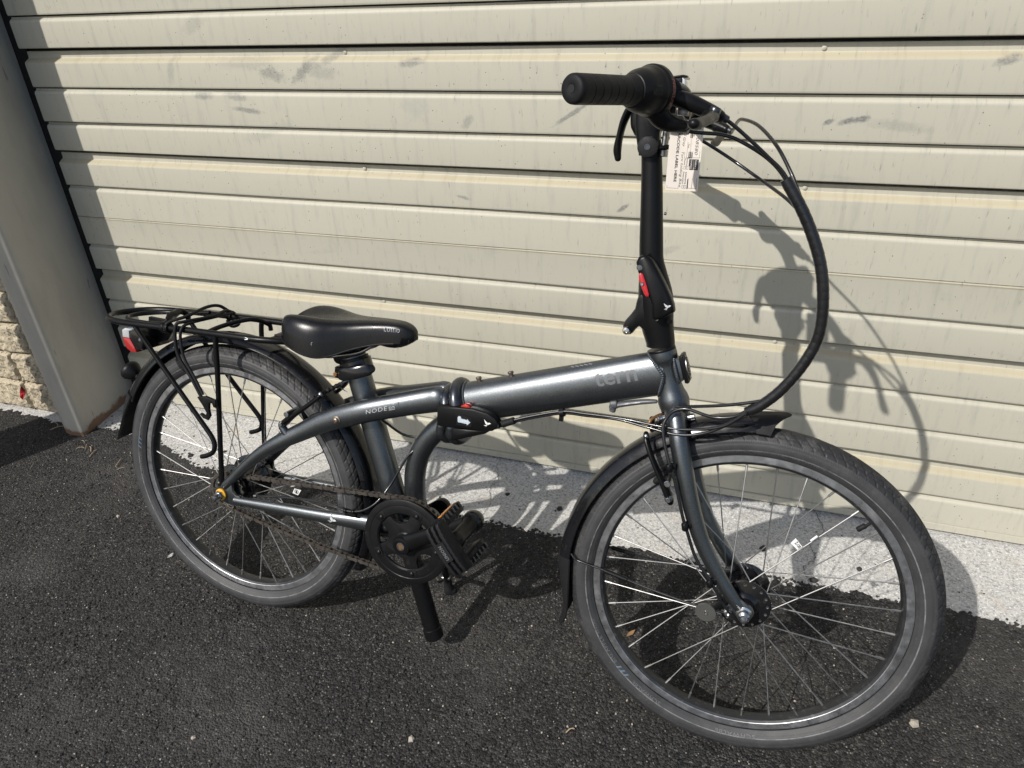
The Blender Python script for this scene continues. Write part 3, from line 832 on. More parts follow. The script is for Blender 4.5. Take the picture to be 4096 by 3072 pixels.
# ---- wheels
SG = 2 * math.pi / 32
def tyre_mesh():
    na, ns = 1800, 66
    aa = np.linspace(0, 2 * math.pi, na, endpoint=False)
    # section parameter from one bead round the crown to the other
    tt = np.linspace(-1, 1, ns)
    th = tt * math.radians(142)
    cr, rs = 278.0, 25.2
    yy = np.sin(th) * rs
    rr = cr + np.cos(th) * rs
    yy = np.where(np.abs(tt) > .82, np.sign(tt) * (15.2 + (np.abs(yy) - 15.2) * .9), yy)
    AA, TT = np.meshgrid(aa, tt, indexing='ij')
    R = np.repeat(rr[None], na, 0).copy(); Yv = np.repeat(yy[None], na, 0).copy()
    at = np.abs(TT); s = np.sign(TT)
    arc = AA * 303.5
    dep = np.zeros_like(R)
    # two shallow rings near the centre, slanted shoulder cuts, toothed band at the shoulder edge
    dep += np.where((at > .06) & (at < .085), 1.2, 0)
    dep += np.where((at > .10) & (at < .14) & ((np.floor(AA / (2 * math.pi) * 104 + s * .25) % 2) > 0), 1.5, 0)
    dep += np.where((at > .30) & (at < .325), 1.0, 0)
    n1 = 104
    ph = (AA / (2 * math.pi) * n1 + s * 0.25 + (at - .1) * 3.4) % 1.0
    dep += np.where((at > .11) & (at < .46) & (ph < .075), 2.2, 0)
    ph2 = (AA / (2 * math.pi) * n1 + s * 0.25 + .5 - (at - .1) * 2.2) % 1.0
    dep += np.where((at > .16) & (at < .34) & (ph2 < .06), 1.2, 0)
    dep += np.where((at > .455) & (at < .475), 0.8, 0)
    dep -= np.where((at > .48) & (at < .56), 0.35 * ((AA / (2 * math.pi) * 500 + at * 8) % 1.0 > .5), 0)
    dep += np.where((at > .565) & (at < .58), 0.5, 0)
    dep -= np.where((at > .86) & (at < .90), 0.7, 0)
    c = np.cos(th)[None]; sn = np.sin(th)[None]
    R = R - dep * c; Yv = Yv - dep * sn
    X = R * np.cos(AA); Z = R * np.sin(AA)
    co = np.stack([X, Yv, Z], -1).reshape(-1, 3)
    idx = np.arange(na * ns).reshape(na, ns); nxt = np.roll(idx, -1, 0)
    q = np.stack([idx[:, :-1], idx[:, 1:], nxt[:, 1:], nxt[:, :-1]], -1).reshape(-1, 4)
    ta = np.repeat(((at[:, :-1] + at[:, 1:]) / 2).reshape(na, ns - 1)[:, :, None], 1, 2)[:, :, 0].reshape(-1)
    return co, q, ta
TY = tyre_mesh()
def raw_mesh(name, co, q, mats, mi=None):
    me = bpy.data.meshes.new(name)
    me.vertices.add(len(co)); me.vertices.foreach_set('co', np.asarray(co, np.float32).ravel())
    me.loops.add(q.size); me.loops.foreach_set('vertex_index', q.astype(np.int32).ravel())
    me.polygons.add(len(q)); me.polygons.foreach_set('loop_start', np.arange(0, q.size, q.shape[1], dtype=np.int32))
    for m in mats: me.materials.append(m)
    me.update(calc_edges=True)
    if mi is not None: me.polygons.foreach_set('material_index', mi.astype(np.int32))
    me.shade_smooth()
    return me

def make_wheel(cx, phase, st, front):
    W = lambda p: A3([cx, 0, RW]) + A3(p)
    root = bpy.data.objects.new('wheel', None); COL.objects.link(root); root.parent = bike
    root['label'] = 'front wheel with dynamo hub' if front else 'rear wheel with internal gear hub'
    def add(name, mb, mat, ang=38, smooth=True):
        mb.mapv(W); return part(name, mb, mat, root, st, None, ang, smooth)
    co, q, ta = TY
    P = co + A3([cx, 0, RW])
    if st: P = ST_A + (P - ST_A) @ ST_Q.T
    mi = ((ta > .765) & (ta < .80)).astype(int) + 2 * (ta < .47)
    ty = link('tyre', raw_mesh('tyre', P * 0.001, q, [M['tyre'], M['tyrestripe'], M['tread']], mi), root)
    # raised sidewall lettering
    def side(text, ang0, size, rad, flip, mat, width=None, yoff=-23.2):
        def fn(u, v):
            r = rad + v
            a = math.radians(ang0) - u / rad
            # follow the bulge of the sidewall
            c = max(-1, min(1, (r - 278.0) / 25.2)); y = -math.sqrt(max(0, 1 - c * c)) * 25.2 - 0.45
            return (r * math.cos(a), y, r * math.sin(a))
        mb = MB(); lettering(text, size, fn, .02, 1.15, 0, mb, width)
        mb.mapv(W); fin(mb, st)
        return link('lettering', mb.mesh('lettering', mat, False), ty)
    return root, add, side, W, ty

def rim_and_spokes(root, add, W, st, phase, fl_r, fl_y, rn=239.5, cross=42):
    prof = [(259.5, -10.6), (260.6, -12.2), (260.0, -13.2), (257.6, -13.4)]
    for k in range(5):
        r0 = 256.6 - k * 2.0
        prof += [(r0, -13.4), (r0 - .8, -13.4), (r0 - 1.0, -13.0), (r0 - 1.4, -13.0), (r0 - 1.6, -13.4)]
    prof += [(246.2, -13.3), (245.6, -12.9), (241.6, -10.8), (239.8, -7.0), (239.2, 0)]
    prof = prof + [(r, -y) for r, y in prof[::-1][1:]]
    mb = MB()
    mb.lathe(prof, (0, 0, 0), (0, -1, 0), 180, True)
    n = 180
    for k in range(len(mb.f)):
        ring = k // n
        r0 = prof[ring % len(prof)][0]; r1 = prof[(ring + 1) % len(prof)][0]
        if 245.5 < (r0 + r1) / 2 < 258.5: mb.mi[k] = 1
    add('rim', mb, [M['rimblack'], M['track']], 25)
    # spokes share one mesh per side
    L = None
    meshes = {}
    for k in range(32):
        a = phase + SG * k
        s = -1 if k % 2 else 1
        d = 1 if k % 4 in (0, 3) else -1
        ab = a + d * math.radians(cross)
        lead = d
        y0 = s * (fl_y + (1.9 if lead > 0 else -1.9))
        p0 = A3([fl_r * math.cos(ab), y0, fl_r * math.sin(ab)])
        p1 = A3([rn * math.cos(a), s * 2.0, rn * math.sin(a)])
        P0, P1 = W(p0), W(p1)
        if st: P0, P1 = steer(P0), steer(P1)
        dv = P1 - P0; ln = np.linalg.norm(dv)
        key = 'a'
        if key not in meshes:
            sm = MB(); sm.cyl((0, 0, 0), (0, 0, ln), 1.02, 7); sm.cyl((0, 0, ln - 14), (0, 0, ln + 1), 2.0, 7)
            sm.lathe([(0.3, -1.6), (2.0, -1.2), (2.1, 0), (.5, 1.2)], (0, 0, 0), (0, 1, 0), 8)
            sm.mapv(lambda p: p * 0.001)
            meshes[key] = (sm.mesh('spoke', M['spoke']), ln)
        me, l0 = meshes[key]
        o = link('spoke', me, root)
        qd = Vector(dv).to_track_quat('Z', 'Y')
        o.matrix_local = Matrix.Translation(Vector(P0 * 0.001)) @ qd.to_matrix().to_4x4() @ Matrix.Diagonal((1, 1, ln / l0, 1))

# front wheel
rf, addf, sidef, Wf, _ = make_wheel(WB, 0, True, True)
rim_and_spokes(rf, addf, Wf, True, 1.87802, 37.0, 29.0)
mb = MB(); mb.lathe([(7, -52), (15, -50), (17, -40), (22, -37), (24, -34), (42, -31.5), (43.2, -30.5), (43.2, -28), (41, -27), (31, -25), (27.5, -20), (27, 0), (27.5, 20), (31, 25), (41, 27), (43.2, 28), (43.2, 30.5), (42, 31.5), (24, 34), (18, 40), (16, 48), (7, 50)], (0, 0, 0), (0, 1, 0), 48)
hub = addf('hub', mb, M['gloss'], 30)
for k in range(16):
    a = k * math.pi / 8 + .1
    mb = MB(); mb.lathe([(.3, 0), (2.4, -.3), (2.6, 1.5)], (37 * math.cos(a), -32.6, 37 * math.sin(a)), (0, 1, 0), 8)
    link('rivet', fin(mb.mapv(Wf), True).mesh('rivet', M['steel']), hub)
mb = MB(); lettering('nexus', 8, lambda u, v: (27.6 * math.cos(2.15 + v / 27.6) , -13 + u, 27.6 * math.sin(2.15 + v / 27.6)), .02, 1, 0, mb)
link('lettering', fin(mb.mapv(Wf), True).mesh('lettering', M['nexusred'], False), hub)
for s in (-1, 1):
    mb = MB(); mb.lathe([(4, s * 50), (15.5, s * 51), (15.5, s * 54), (9, s * 55)], (0, 0, 0), (0, 1, 0), 20)
    mb.lathe([(9.4, s * 60), (9.4, s * 64), (9.2, s * 65)], (0, 0, 0), (0, 1, 0), 6)
    mb.lathe([(13, s * 59), (13, s * 61), (10, s * 62.5)], (0, 0, 0), (0, 1, 0), 20)
    mb.lathe([(8.6, s * 60.5), (9.6, s * 62), (9.6, s * 71), (7.5, s * 73), (6.2, s * 74), (6.0, s * 79), (4.2, s * 81.5), (.2, s * 82)], (0, 0, 0), (0, 1, 0), 6 if s > 5 else 18)
    addf('axle_nut', mb, M['chrome'], 30)
mb = MB(); mb.tube([(171, 0, 171), (164, 0, 163), (158, 0, 159)], 2.6, 10); mb.lathe([(3.6, 0), (4.4, 1), (4.4, 13), (3.4, 15), (.2, 15.4)], (163, 0, 163.5), (-.72, .05, -.69), 12)
addf('valve', mb, M['rubber'])
# number flag wrapped on a spoke
fx = [(1098.7, 423.8), (1104.8, 434.0), (1117.2, 420.9), (1110.7, 413.9)]
mb = MB(); mb.add([(x, -20.0, z) for x, z in fx] + [(x, -19.4, z) for x, z in fx], [(0, 1, 2, 3), (7, 6, 5, 4), (0, 4, 5, 1), (1, 5, 6, 2), (2, 6, 7, 3), (3, 7, 4, 0)])
fl = part('spoke_label', mb, M['white'], rf, True, None, 38, False)
ux = A3([10.5, 0, -11.4]) / 15.5; vx = A3([-6.6, 0, -9.0]) / 11.2
mb = MB(); lettering('Z-130', 7.5, lambda u, v: A3([1110.0, -20.5, 431.5]) + vx * 1.0 * 0 + ux * 0 + (A3([-.52, 0, -.85]) * 0) + (ux * (u - 1.0) * .9 + A3([.66, 0, .75]) * 0 - vx * 0 + A3([-.42, 0, -.4]) * 0) + vx * (8.5 - v), .03, 1, 0, mb, 13)
link('lettering', fin(mb, True).mesh('lettering', M['ink'], False), fl)
mb = MB(); mb.tube([(1127.5, -20, 433.8), (1136.2, -19, 443.8)], 1.9, 8)
part('spoke_sleeve', mb, M['white'], rf, True)

# rear wheel
rr_, addr, sider, Wr, _ = make_wheel(0.0, 0, False, False)
rim_and_spokes(rr_, addr, Wr, False, 2.44463, 43.0, 26.0, 239.5, 34)
mb = MB(); mb.lathe([(8, -60), (16, -58), (18, -50), (30, -46), (33, -40), (34, -33), (47, -29), (48, -27), (48, -25), (46, -23.5), (39, -22), (37, -16), (36, 0), (38, 16), (44, 22), (50, 24), (50, 27), (48, 29), (42, 34), (40, 46), (36, 50), (16, 52), (8, 56)], (0, 0, 0), (0, 1, 0), 48)
hubr = addr('hub', mb, M['gloss'], 30)
for k in range(16):
    a = k * math.pi / 8
    mb = MB(); mb.lathe([(.3, 0), (2.4, -.3), (2.6, 1.5)], (43 * math.cos(a), -30.2, 43 * math.sin(a)), (0, 1, 0), 8)
    link('rivet', fin(mb.mapv(Wr)).mesh('rivet', M['steel']), hubr)
# sprocket
pr = []
for k in range(18 * 4):
    a = 2 * math.pi * k / 72; pr.append(((40 if k % 4 in (0, 1) else 36.5) * math.cos(a), (40 if k % 4 in (0, 1) else 36.5) * math.sin(a)))
mb = MB(); mb.prism(pr, -51.5, -49); addr('sprocket', mb, M['steel'])
for s in (-1, 1):
    mb = MB(); mb.lathe([(12.5, s * 70), (12.5, s * 73), (10, s * 74)], (0, 0, 0), (0, 1, 0), 20)
    addr('lock_washer', mb, M['yellow'])
    mb = MB(); mb.lathe([(9.8, s * 72), (9.8, s * 81), (8.8, s * 82)], (0, 0, 0), (0, 1, 0), 6)
    mb.lathe([(6.6, s * 81), (6.4, s * 90), (4.4, s * 93.5), (.2, s * 94)], (0, 0, 0), (0, 1, 0), 18)
    addr('axle_nut', mb, M['chrome'], 30)
# flag with a round letter mark on a rear spoke
fx = [(141.5, 313.9), (146.7, 325.4), (163.4, 324.8), (154.8, 311.6)]
mb = MB(); mb.add([(x, -22.0, z) for x, z in fx] + [(x, -21.4, z) for x, z in fx], [(0, 1, 2, 3), (7, 6, 5, 4), (0, 4, 5, 1), (1, 5, 6, 2), (2, 6, 7, 3), (3, 7, 4, 0)])
fl = part('spoke_label', mb, M['white'], rr_, False, None, 38, False)
mb = MB(); cx_, cz_ = 151.8, 319.2
mb.add([(cx_ + r * math.cos(2 * math.pi * k / 20), -22.3, cz_ + r * math.sin(2 * math.pi * k / 20)) for r in (5.0, 4.1) for k in range(20)], [(k, (k + 1) % 20, 20 + (k + 1) % 20, 20 + k) for k in range(20)])
lettering('S', 8, lambda u, v: (cx_ - 2.3 + u, -22.4, cz_ - 2.8 + v), .08, 1, 0, mb)
link('lettering', fin(mb).mesh('lettering', M['ink'], False), fl)

# sidewall words: seen from the bike's right side
def tyre_words(side, words):
    for t, a, sz, rad, mt, w in words: side(t, a, sz, rad, 0, M[mt], w)
tyre_words(sider, [('SCHWALBE', 187.7, 7.5, 264.5, 'tyretext', 63), ('///', 172.5, 8, 264.5, 'tyreblue', 30), ('BIG APPLE', 164.8, 7.5, 264.5, 'tyretext', 50), ('24x2.0', 151, 6.5, 265, 'tyretext', 31), ('SCHWALBE', 220, 7.5, 266, 'tyretext', 72)])
tyre_words(sidef, [('SCHWALBE', 244.5, 8, 264, 'tyretext', 62), ('///', 228.3, 9, 264, 'tyreblue', 28), ('BIG APPLE', 221, 8, 264, 'tyretext', 57), ('KEVLAR', 207.3, 6.5, 265, 'tyretext', 30), ('SCHWALBE', 281.5, 8, 264, 'tyretext', 68), ('50-507 (24x2.00) 2,5-5,0 BAR 35-70 PSI', 113, 5.5, 267, 'tyretext', 132), ('ROTATION', 82, 6.5, 267, 'tyretext', 50)])

# ---- frame
RS = [(6, -65, 322), (26.9, -64, 341.3), (55.3, -62, 370.5), (96, -60, 407.5), (138.5, -57, 437.7), (194.5, -50, 470.2), (251.6, -46, 501.3), (326.4, -41, 530.7), (400.5, -27, 552.5), (448, -19, 565.4), (471, -17, 571.5)]
rsr = [9, 10, 11, 12.5, 15, 18, 21, 22.5, 23, 24, 24.5]
rsy = [9, 10, 11, 12, 13, 14, 15, 16, 17, 17, 17]
for pts, lab in ((RS, None), (mir(RS), None)):
    mb = MB(); mb.tube(pts, rsr, 24, rsy, True, 6, roundcap=True); part('seat_stay', mb, M['paint'])
CSt = [(30, -64, 293.5), (42.1, -63, 293.5), (142.4, -61, 297.1), (248.4, -58, 301.3), (320, -50, 303.2), (372, -40, 300)]
for pts in (CSt, mir(CSt)):
    mb = MB(); mb.tube(pts, [8.5, 9.5, 12.5, 13.8, 16.5, 19], 20, [8, 9, 9.5, 10, 12, 14], True, 6, roundcap=True); cs = part('chainstay', mb, M['paint'])
mb = MB(); mb.cyl((381, -20, 302), (381, 20, 302), 21, 20, bev=2); mb.cyl((433, -36, 297), (433, 36, 297), 22, 28, bev=2)
mb.box((405, 0, 299), (50, 40, 26), None, 4)
part('bottom_bracket_shell', mb, M['paint'])
mb = MB(); mb.cyl((284.5, 0, 624), (386, 0, 290), 23.5, 36); mb.cyl((386, 0, 290), (405, 0, 228), 22, 36, bev=1.5)
stb = part('seat_tube', mb, M['paint'])
mb = MB(); mb.tube([(505, 0, 540), (484, 0, 523), (462.3, 0, 503.1), (441.5, 0, 479.1), (424.5, 0, 447.3), (416, 0, 411.5), (414.5, 0, 384.5), (416, 0, 349.6), (424, 0, 318)], 20.5, 28, 21, True, 6); part('curved_down_tube', mb, M['paint'])
# main tube, from the hinge to the head tube
mb = MB()
p0, p1 = A3([520, 0, 567.2]), A3([872, 0, 676.5])
mb.tube([p0 + (p1 - p0) * t for t in np.linspace(0, 1, 12)], 37.2, 48, [29 - 8.5 * t for t in np.linspace(0, 1, 12)], True)
mt = part('main_tube', mb, M['paint'])
dirm = (p1 - p0) / np.linalg.norm(p1 - p0); upm = A3([-dirm[2], 0, dirm[0]])
def on_main(u, v, x0):
    """wrap flat lettering on the oval tube: u along the tube from x0, v up the side"""
    a = math.asin(max(-1, min(1, v / 37.2)))
    c = p0 + dirm * (x0 + u)
    ry_ = 29 - 8.5 * (x0 + u) / 368.5
    return c + upm * 37.6 * math.sin(a) + A3([0, -(ry_ + .45) * math.cos(a), 0])
mb = MB(); lettering('tern', 38, lambda u, v: on_main(u, v - 1.0, 254), .02, 1.0, 0.0, mb, 72)
link('lettering', fin(mb).mesh('lettering', M['decalfaint'], False), mt)
mb = MB()
for k in range(5):
    mb.box(tuple(p0 + dirm * (218 + k * 8) + upm * 35.6 + A3([0, -9.5 - k * .2, 0])), (6, .3, 1.4), None)
link('warning_print', fin(mb).mesh('warning_print', M['decal'], False), mt)
for c in ((545.8, -2, 613.2), (606.1, -2, 632.2)):
    mb = MB(); mb.lathe([(5.2, -1), (5.4, .6), (3.6, 1.2), (3.8, 2.6), (5.2, 3.4), (5.4, 6.2), (4.4, 7.6), (1.8, 8.0), (1.4, 6.4), (.1, 6.2)], c, tuple(upm), 16)
    link('boss_bolt', fin(mb).mesh('boss_bolt', M['bronze']), mt)
mb = MB(); mb.lathe([(8, 0), (8.2, -2.2), (6, -3), (5.6, -5.6), (4.0, -7.0), (2.2, -7.2), (1.8, -5.5), (.1, -5.4)], (281, -58.5, 512), (0, 1, 0), 18)
part('stay_bolt', mb, M['bronze'])
mb = MB(); mb.lathe([(.1, -5.7), (2.0, -5.6)], (281, -58.5, 512), (0, 1, 0), 12, False)
part('bolt_socket', mb, M['copper'])
def weld(path, r, step, parent=None, st=False):
    P = catmull(path, 40); mb = MB(); acc = 0; last = P[0]
    for p in P:
        if np.linalg.norm(p - last) >= step:
            mb.ball(p, r, 8, (1.0, 1.0, 1.0)); last = p
    return part('weld_bead', mb, M['paint'], parent, st)
# head tube
HD = A3([.319, 0, -.948])
hd0 = A3([862.5, 0, 708.5])
def hp(d): return tuple(hd0 + HD * d)
mb = MB(); mb.lathe([(20, -4), (22.6, -3.2), (22.8, 0), (22.8, 10), (22.2, 12), (20.4, 16), (19.2, 24), (18.8, 40), (19.2, 56), (21, 66), (24, 74), (25.4, 82), (24.6, 90), (23.8, 93), (23.2, 94.5)], hp(0), HD, 40)
ht = part('head_tube', mb, M['paint'])
mb = MB(); mb.lathe([(23.6, 94.6), (23.6, 96.8), (22.4, 97)], hp(0), HD, 36); mb.lathe([(22.0, -7.2), (22.4, -6.6), (22.4, -4.2), (21.6, -4)], hp(0), HD, 36)
part('headset_seal', mb, M['satin'])
mb = MB(); mb.lathe([(23.2, 97.2), (22.6, 100), (20.2, 104), (17.6, 112), (17, 118)], hp(0), HD, 36)
part('crown_race', mb, M['hinge'], None, True)
wl = []
for k in range(25):
    a = math.radians(-112 + k * 224 / 24)
    y_ = -20.6 * math.cos(a)
    off = math.sqrt(max(0, 20.8 ** 2 - min(20.7, abs(y_)) ** 2))
    base = p0 + upm * 37.6 * math.sin(a)
    # where this line along the tube meets the head-tube axis
    q_ = hd0 - base; den = dirm[0] * HD[2] - dirm[2] * HD[0]
    tt_ = (q_[0] * HD[2] - q_[2] * HD[0]) / den
    c_ = base + dirm * (tt_ - off / max(.6, abs(dirm @ A3([.948, 0, .319]))))
    wl.append((c_[0], y_ * 1.02, c_[2]))
weld(wl, 3.5, 3.6)
# head badge on its bracket
fw = A3([.948, 0, .319])
bc = A3([889, 0, 684])
mb = MB()
mb.prism([(-24, -5), (24, -5), (17, 9), (-17, 9)], -13, 13, 2.5, tuple(bc), np.stack([-HD, A3([0, 1, 0]), fw], 1), smooth=0)
part('badge_bracket', mb, M['paint'])
mb = MB(); mb.prism([(-22, 9.5), (22, 9.5), (23.5, 14), (22, 16.5), (-22, 16.5), (-23.5, 14)], -16, 16, 2.0, tuple(bc), np.stack([-HD, A3([0, 1, 0]), fw], 1))
hb = part('head_badge', mb, M['satin'])
mb = MB(); R3 = np.stack([-HD, A3([0, 1, 0]), fw], 1)
ring = [(19.5 * math.cos(2 * math.pi * k / 28), 13.5 * math.sin(2 * math.pi * k / 28)) for k in range(28)]
mb.rings([[bc + R3 @ A3([a, b, h]) for a, b in ring] for h in (16.0, 18.0)])
link('emblem_plate', fin(mb).mesh('emblem_plate', M['steel']), hb)
mb = MB()
for k in range(7):
    q = -14 + k * 4.6
    mb.tube([bc + R3 @ A3([q, -11 + abs(q) * .25, 18.2]), bc + R3 @ A3([q + 3, 0, 18.4]), bc + R3 @ A3([q, 11 - abs(q) * .25, 18.2])], .55, 5, smooth=4)
link('emblem_relief', fin(mb).mesh('emblem_relief', M['satin']), hb)
weld([tuple(bc + R3 @ A3([s_ * 22, y_, 1])) for s_, y_ in ((1, -11), (.5, -17), (0, -18), (-.5, -17), (-1, -11))], 2.6, 2.6)

# frame hinge: two clamped collars, latch lever below
def collar(c, rz, ry, th, nm='hinge_collar'):
    mb = MB(); n = 40
    C = A3(c)
    path = []
    for k in range(n):
        a = 2 * math.pi * k / n
        path.append(C + upm * rz * math.sin(a) + A3([0, ry * math.cos(a), 0]))
    mb.tube(path, th, 14, loop=True)
    return part(nm, mb, M['hinge'])
collar(p0 + dirm * (-26) + upm * -4.5, 34.5, 32, 9.8)
collar(p0 + dirm * (-4) + upm * -1.5, 38.0, 33.5, 11.6)
mb = MB(); mb.tube([p0 + dirm * -34 + upm * -3.5, p0 + dirm * 2 + upm * -1], [31, 33], 32, [25, 27], True); part('hinge_core', mb, M['satin'])
wl2 = []
for k in range(13):
    a = math.radians(-90 + k * 180 / 12)
    wl2.append(p0 + dirm * 10 + upm * 37.4 * math.sin(a) + A3([0, -29.4 * math.cos(a), 0]))
weld(wl2, 2.6, 2.6)
mb = MB(); lv = [(485.5, 571), (520, 574.5), (556, 576.5), (582, 573), (597, 566), (603, 558), (601, 548.5), (592, 541.5), (578, 539), (533, 536.5), (500, 533), (486, 534)]
mb.prism(lv, -52, -31, 3.2)
hl = part('hinge_latch', mb, M['satin'])
mb = MB(); mb.prism([(500, 533), (540, 533.5), (588, 540), (575, 530), (530, 512), (508, 505), (494, 508)], -44, -24, 4)
part('hinge_latch_base', mb, M['satin'])
for dx in (0, 19):
    mb = MB(); mb.tube([(489 + dx, -38, 531), (488 + dx, -36, 515), (494 + dx, -26, 503), (499 + dx, -8, 498.5), (502 + dx, 12, 500)], [9.6, 10, 10, 9, 8], 14, smooth=5, roundcap=True)
    part('hinge_hook', mb, M['hinge'])
mb = MB(); mb.prism([(528, 571), (548, 572.5), (545, 578.5), (538, 580.5), (531, 578)], -45, -33, 1.6, smooth=2)
part('release_button', mb, M['redmetal'])
mb = MB(); mb.add([(x, -52.35, z) for x, z in ((524.8, 562.0), (554, 562.5), (553.5, 543.4), (524.5, 542.6))], [(0, 1, 2, 3)])
link('sticker', fin(mb).mesh('sticker', M['gloss'], False), hl)
mb = MB(); ar = [(527.5, 548.5), (545, 547.8), (545.2, 545.6), (551.6, 551.4), (545.6, 557.2), (545.4, 555.3), (534.5, 556.0), (533.2, 559.4), (529.8, 560.4), (527.2, 557.6)]
mb.add([(x, -52.6, z) for x, z in ar], [tuple(range(len(ar)))])
link('arrow_print', fin(mb).mesh('arrow_print', simple('pale_blue_print', (.47, .53, .57), .5, dirt=((.30, .33, .36), 300, .5, .62)), False), hl)
def bird(c, s, ang=0.0, y=-1.0):
    """small flying bird mark from angular facets, in x,z around c"""
    polys = [[(-9, 9), (-4.5, 5.5), (-1.8, -2.2), (-4.6, -.5)], [(-1.4, -3.2), (-4.0, 5.2), (1.2, 2.2), (1.6, -2.6)], [(2.2, -2.4), (1.8, 2.4), (4.4, 4.0), (9.2, 2.6), (5.4, -.4)], [(-3.4, -4.0), (-8.4, -6.8), (-2.6, -6.2), (1.2, -3.6)], [(-2.2, -6.6), (-3.6, -9.6), (.8, -4.4)]]
    mb = MB(); ca, sa = math.cos(ang), math.sin(ang)
    for P in polys:
        mb.add([(c[0] + s * (a * ca - b * sa), c[1], c[2] + s * (a * sa + b * ca)) for a, b in P], [tuple(range(len(P)))])
    return mb
link('bird_mark', fin(bird((583.5, -52.6, 555.0), .75, -.1)).mesh('bird_mark', M['white'], False), hl)
mb = bird((268, -70.5, 303.5), 1.05, -.35)
mb.mapv(lambda p: A3([p[0], -58 - 10.4 * math.sqrt(max(0.05, 1 - ((p[2] - 302.3) / 14.4) ** 2)), p[2]]))
part('bird_mark', mb, M['pale'])
# model name printed on the right stay
def on_stay(u, v):
    x = 343 + u; z = 530.2 + (x - 326.4) * .302 + v
    return (x, -41 + (x - 326.4) * .178 - 17.2 * math.sqrt(max(0.05, 1 - ((v - 1) / 23) ** 2)) - .5, z)
mb = MB(); lettering('NODE', 11.5, lambda u, v: on_stay(u, v - 2.0), -.008, 1.12, 0, mb, 40)
lettering('D7i', 7.0, lambda u, v: on_stay(u + 44, v - 1.0), 0, 1.0, 0, mb, 11)
mb.add([on_stay(43.5 + q, -3.0 + w_) for q, w_ in ((0, 0), (12, 0), (12, .8), (0, .8))], [(0, 1, 2, 3)])
part('lettering', mb, M['pale'], None, False, None, 38, False)
mb = MB(); mb.prism([(398.6, 561), (400.3, 561.5), (399.8, 570), (398.2, 569)], -54.0, -53.4); part('paint_chip', mb, M['white'])

# dropouts
do = [(-23, 306), (-21, 312), (-13, 313), (-15, 326), (-8, 333), (2, 333.5), (6, 326), (13, 339), (22, 348), (30, 338), (27, 326), (27, 314), (33, 307), (44, 306), (47, 296), (44, 283), (28, 281), (8, 283), (-12, 291)]
for s in (-1, 1):
    mb = MB(); mb.prism(do, s * 65 - 3.2, s * 65 + 3.2, 1.2)
    d_ = part('dropout', mb, M['paint'])
    mb = MB(); mb.cyl((0, s * 68.5, RW), (0, s * 70, RW), 12.5, 22); link('dropout_washer', fin(mb).mesh('dropout_washer', M['steel']), d_)
    mb = MB(); mb.prism([(27, 286.5), (34, 285), (39, 287.5), (38, 295), (31, 299), (27, 295)], s * 65 - 3.5, s * 65 + 3.5, .5, smooth=2); link('dropout_recess', fin(mb).mesh('dropout_recess', M['matblack']), d_)
    mb = MB(); mb.lathe([(6.2, 0), (6.2, s * 4), (3.2, s * 4.6), (3.0, s * 2.5), (.1, s * 2.4)], (-2, s * 68, 325.5), (0, 1, 0), 14); link('rack_bolt', fin(mb).mesh('rack_bolt', M['chrome']), d_)

# seat post, collar, saddle
sd = A3([.291, 0, -.957])
mb = MB(); mb.cyl(tuple(A3([284, 0, 626]) - sd * 14), tuple(A3([284, 0, 626]) + sd * 8), 17.5, 28, bev=1)
mb.cyl((288, 0, 612), (456.8, 0, 52.0), 17.6, 32); mb.cyl((452.0, 0, 66.0), (460.2, 0, 40.5), 19.2, 32, bev=3)
mb.lathe([(18.3, 0), (18.5, .8), (18.3, 1.6)], (448.5, 0, 79.5), tuple(sd), 32)
part('seat_post', mb, M['satin'])
mb = MB(); mb.lathe([(.1, -.4), (2.2, -.3), (2.2, .2)], (415.6, -17.4, 150), (0, 1, 0), 10); part('post_screw', mb, M['chrome'])
c0 = A3([287.5, 0, 614.5])
mb = MB(); mb.lathe([(23.6, -8), (27, -7), (27, -3), (25, -2), (25, 0)], tuple(c0), tuple(sd), 36); part('seat_shim', mb, M['satin'])
mb = MB(); mb.lathe([(24, -3), (29.5, -3), (30.8, -1.8), (30.8, 23.5), (29.5, 24.5), (24, 24.5)], tuple(c0), tuple(sd), 36)
mb.box((264, -14, 592), (16, 20, 22), None, 3)
sc_ = part('seat_clamp', mb, M['gloss'])
mb = MB(); mb.tube([(262, -24, 594), (280, -34.5, 594.5), (305, -37.5, 601.5), (331, -31, 609.5), (338, -25, 612)], [11, 12, 12, 11, 8], 12, [2.4, 2.6, 2.6, 2.4, 2], True, 6, roundcap=True)
link('clamp_lever', fin(mb).mesh('clamp_lever', M['gloss']), sc_)
mb = MB(); mb.cyl((262.5, -33, 591.5), (262.5, 12, 591.5), 4.2, 12, bev=1); link('clamp_bolt', fin(mb).mesh('clamp_bolt', M['copper']), sc_)
# saddle clamp head
mb = MB(); mb.prism([(247, 618), (255, 607), (280, 606), (304, 612), (306, 622), (296, 634), (270, 640), (250, 632)], -17, 17, 5, smooth=2)
mb.box((262, 0, 640), (34, 58, 12), None, 4); mb.box((284, 0, 648), (30, 30, 16), None, 4); mb.cyl((258, 0, 630), (262, 0, 598), 5, 10)
part('saddle_clamp', mb, M['satin'])
SX = [148, 152, 160, 174, 195, 220, 245, 270, 300, 335, 365, 390, 406, 416, 420]
SW = [12, 32, 50, 63, 70, 71, 66, 55, 42, 32, 26.5, 23, 18, 11, 3]
STp = [678, 684, 690, 695, 697.5, 698.5, 698.5, 698.5, 699.5, 701.5, 702.5, 701.5, 697, 690, 682]
SB = [668, 664, 659, 652, 643, 635, 631, 635, 646.5, 657, 663, 665.5, 668, 671, 676]
mb = MB(); rings = []
SS = catmull([A3([a, b_, c_, d_]) for a, b_, c_, d_ in zip(SX, SW, STp, SB)], 4)
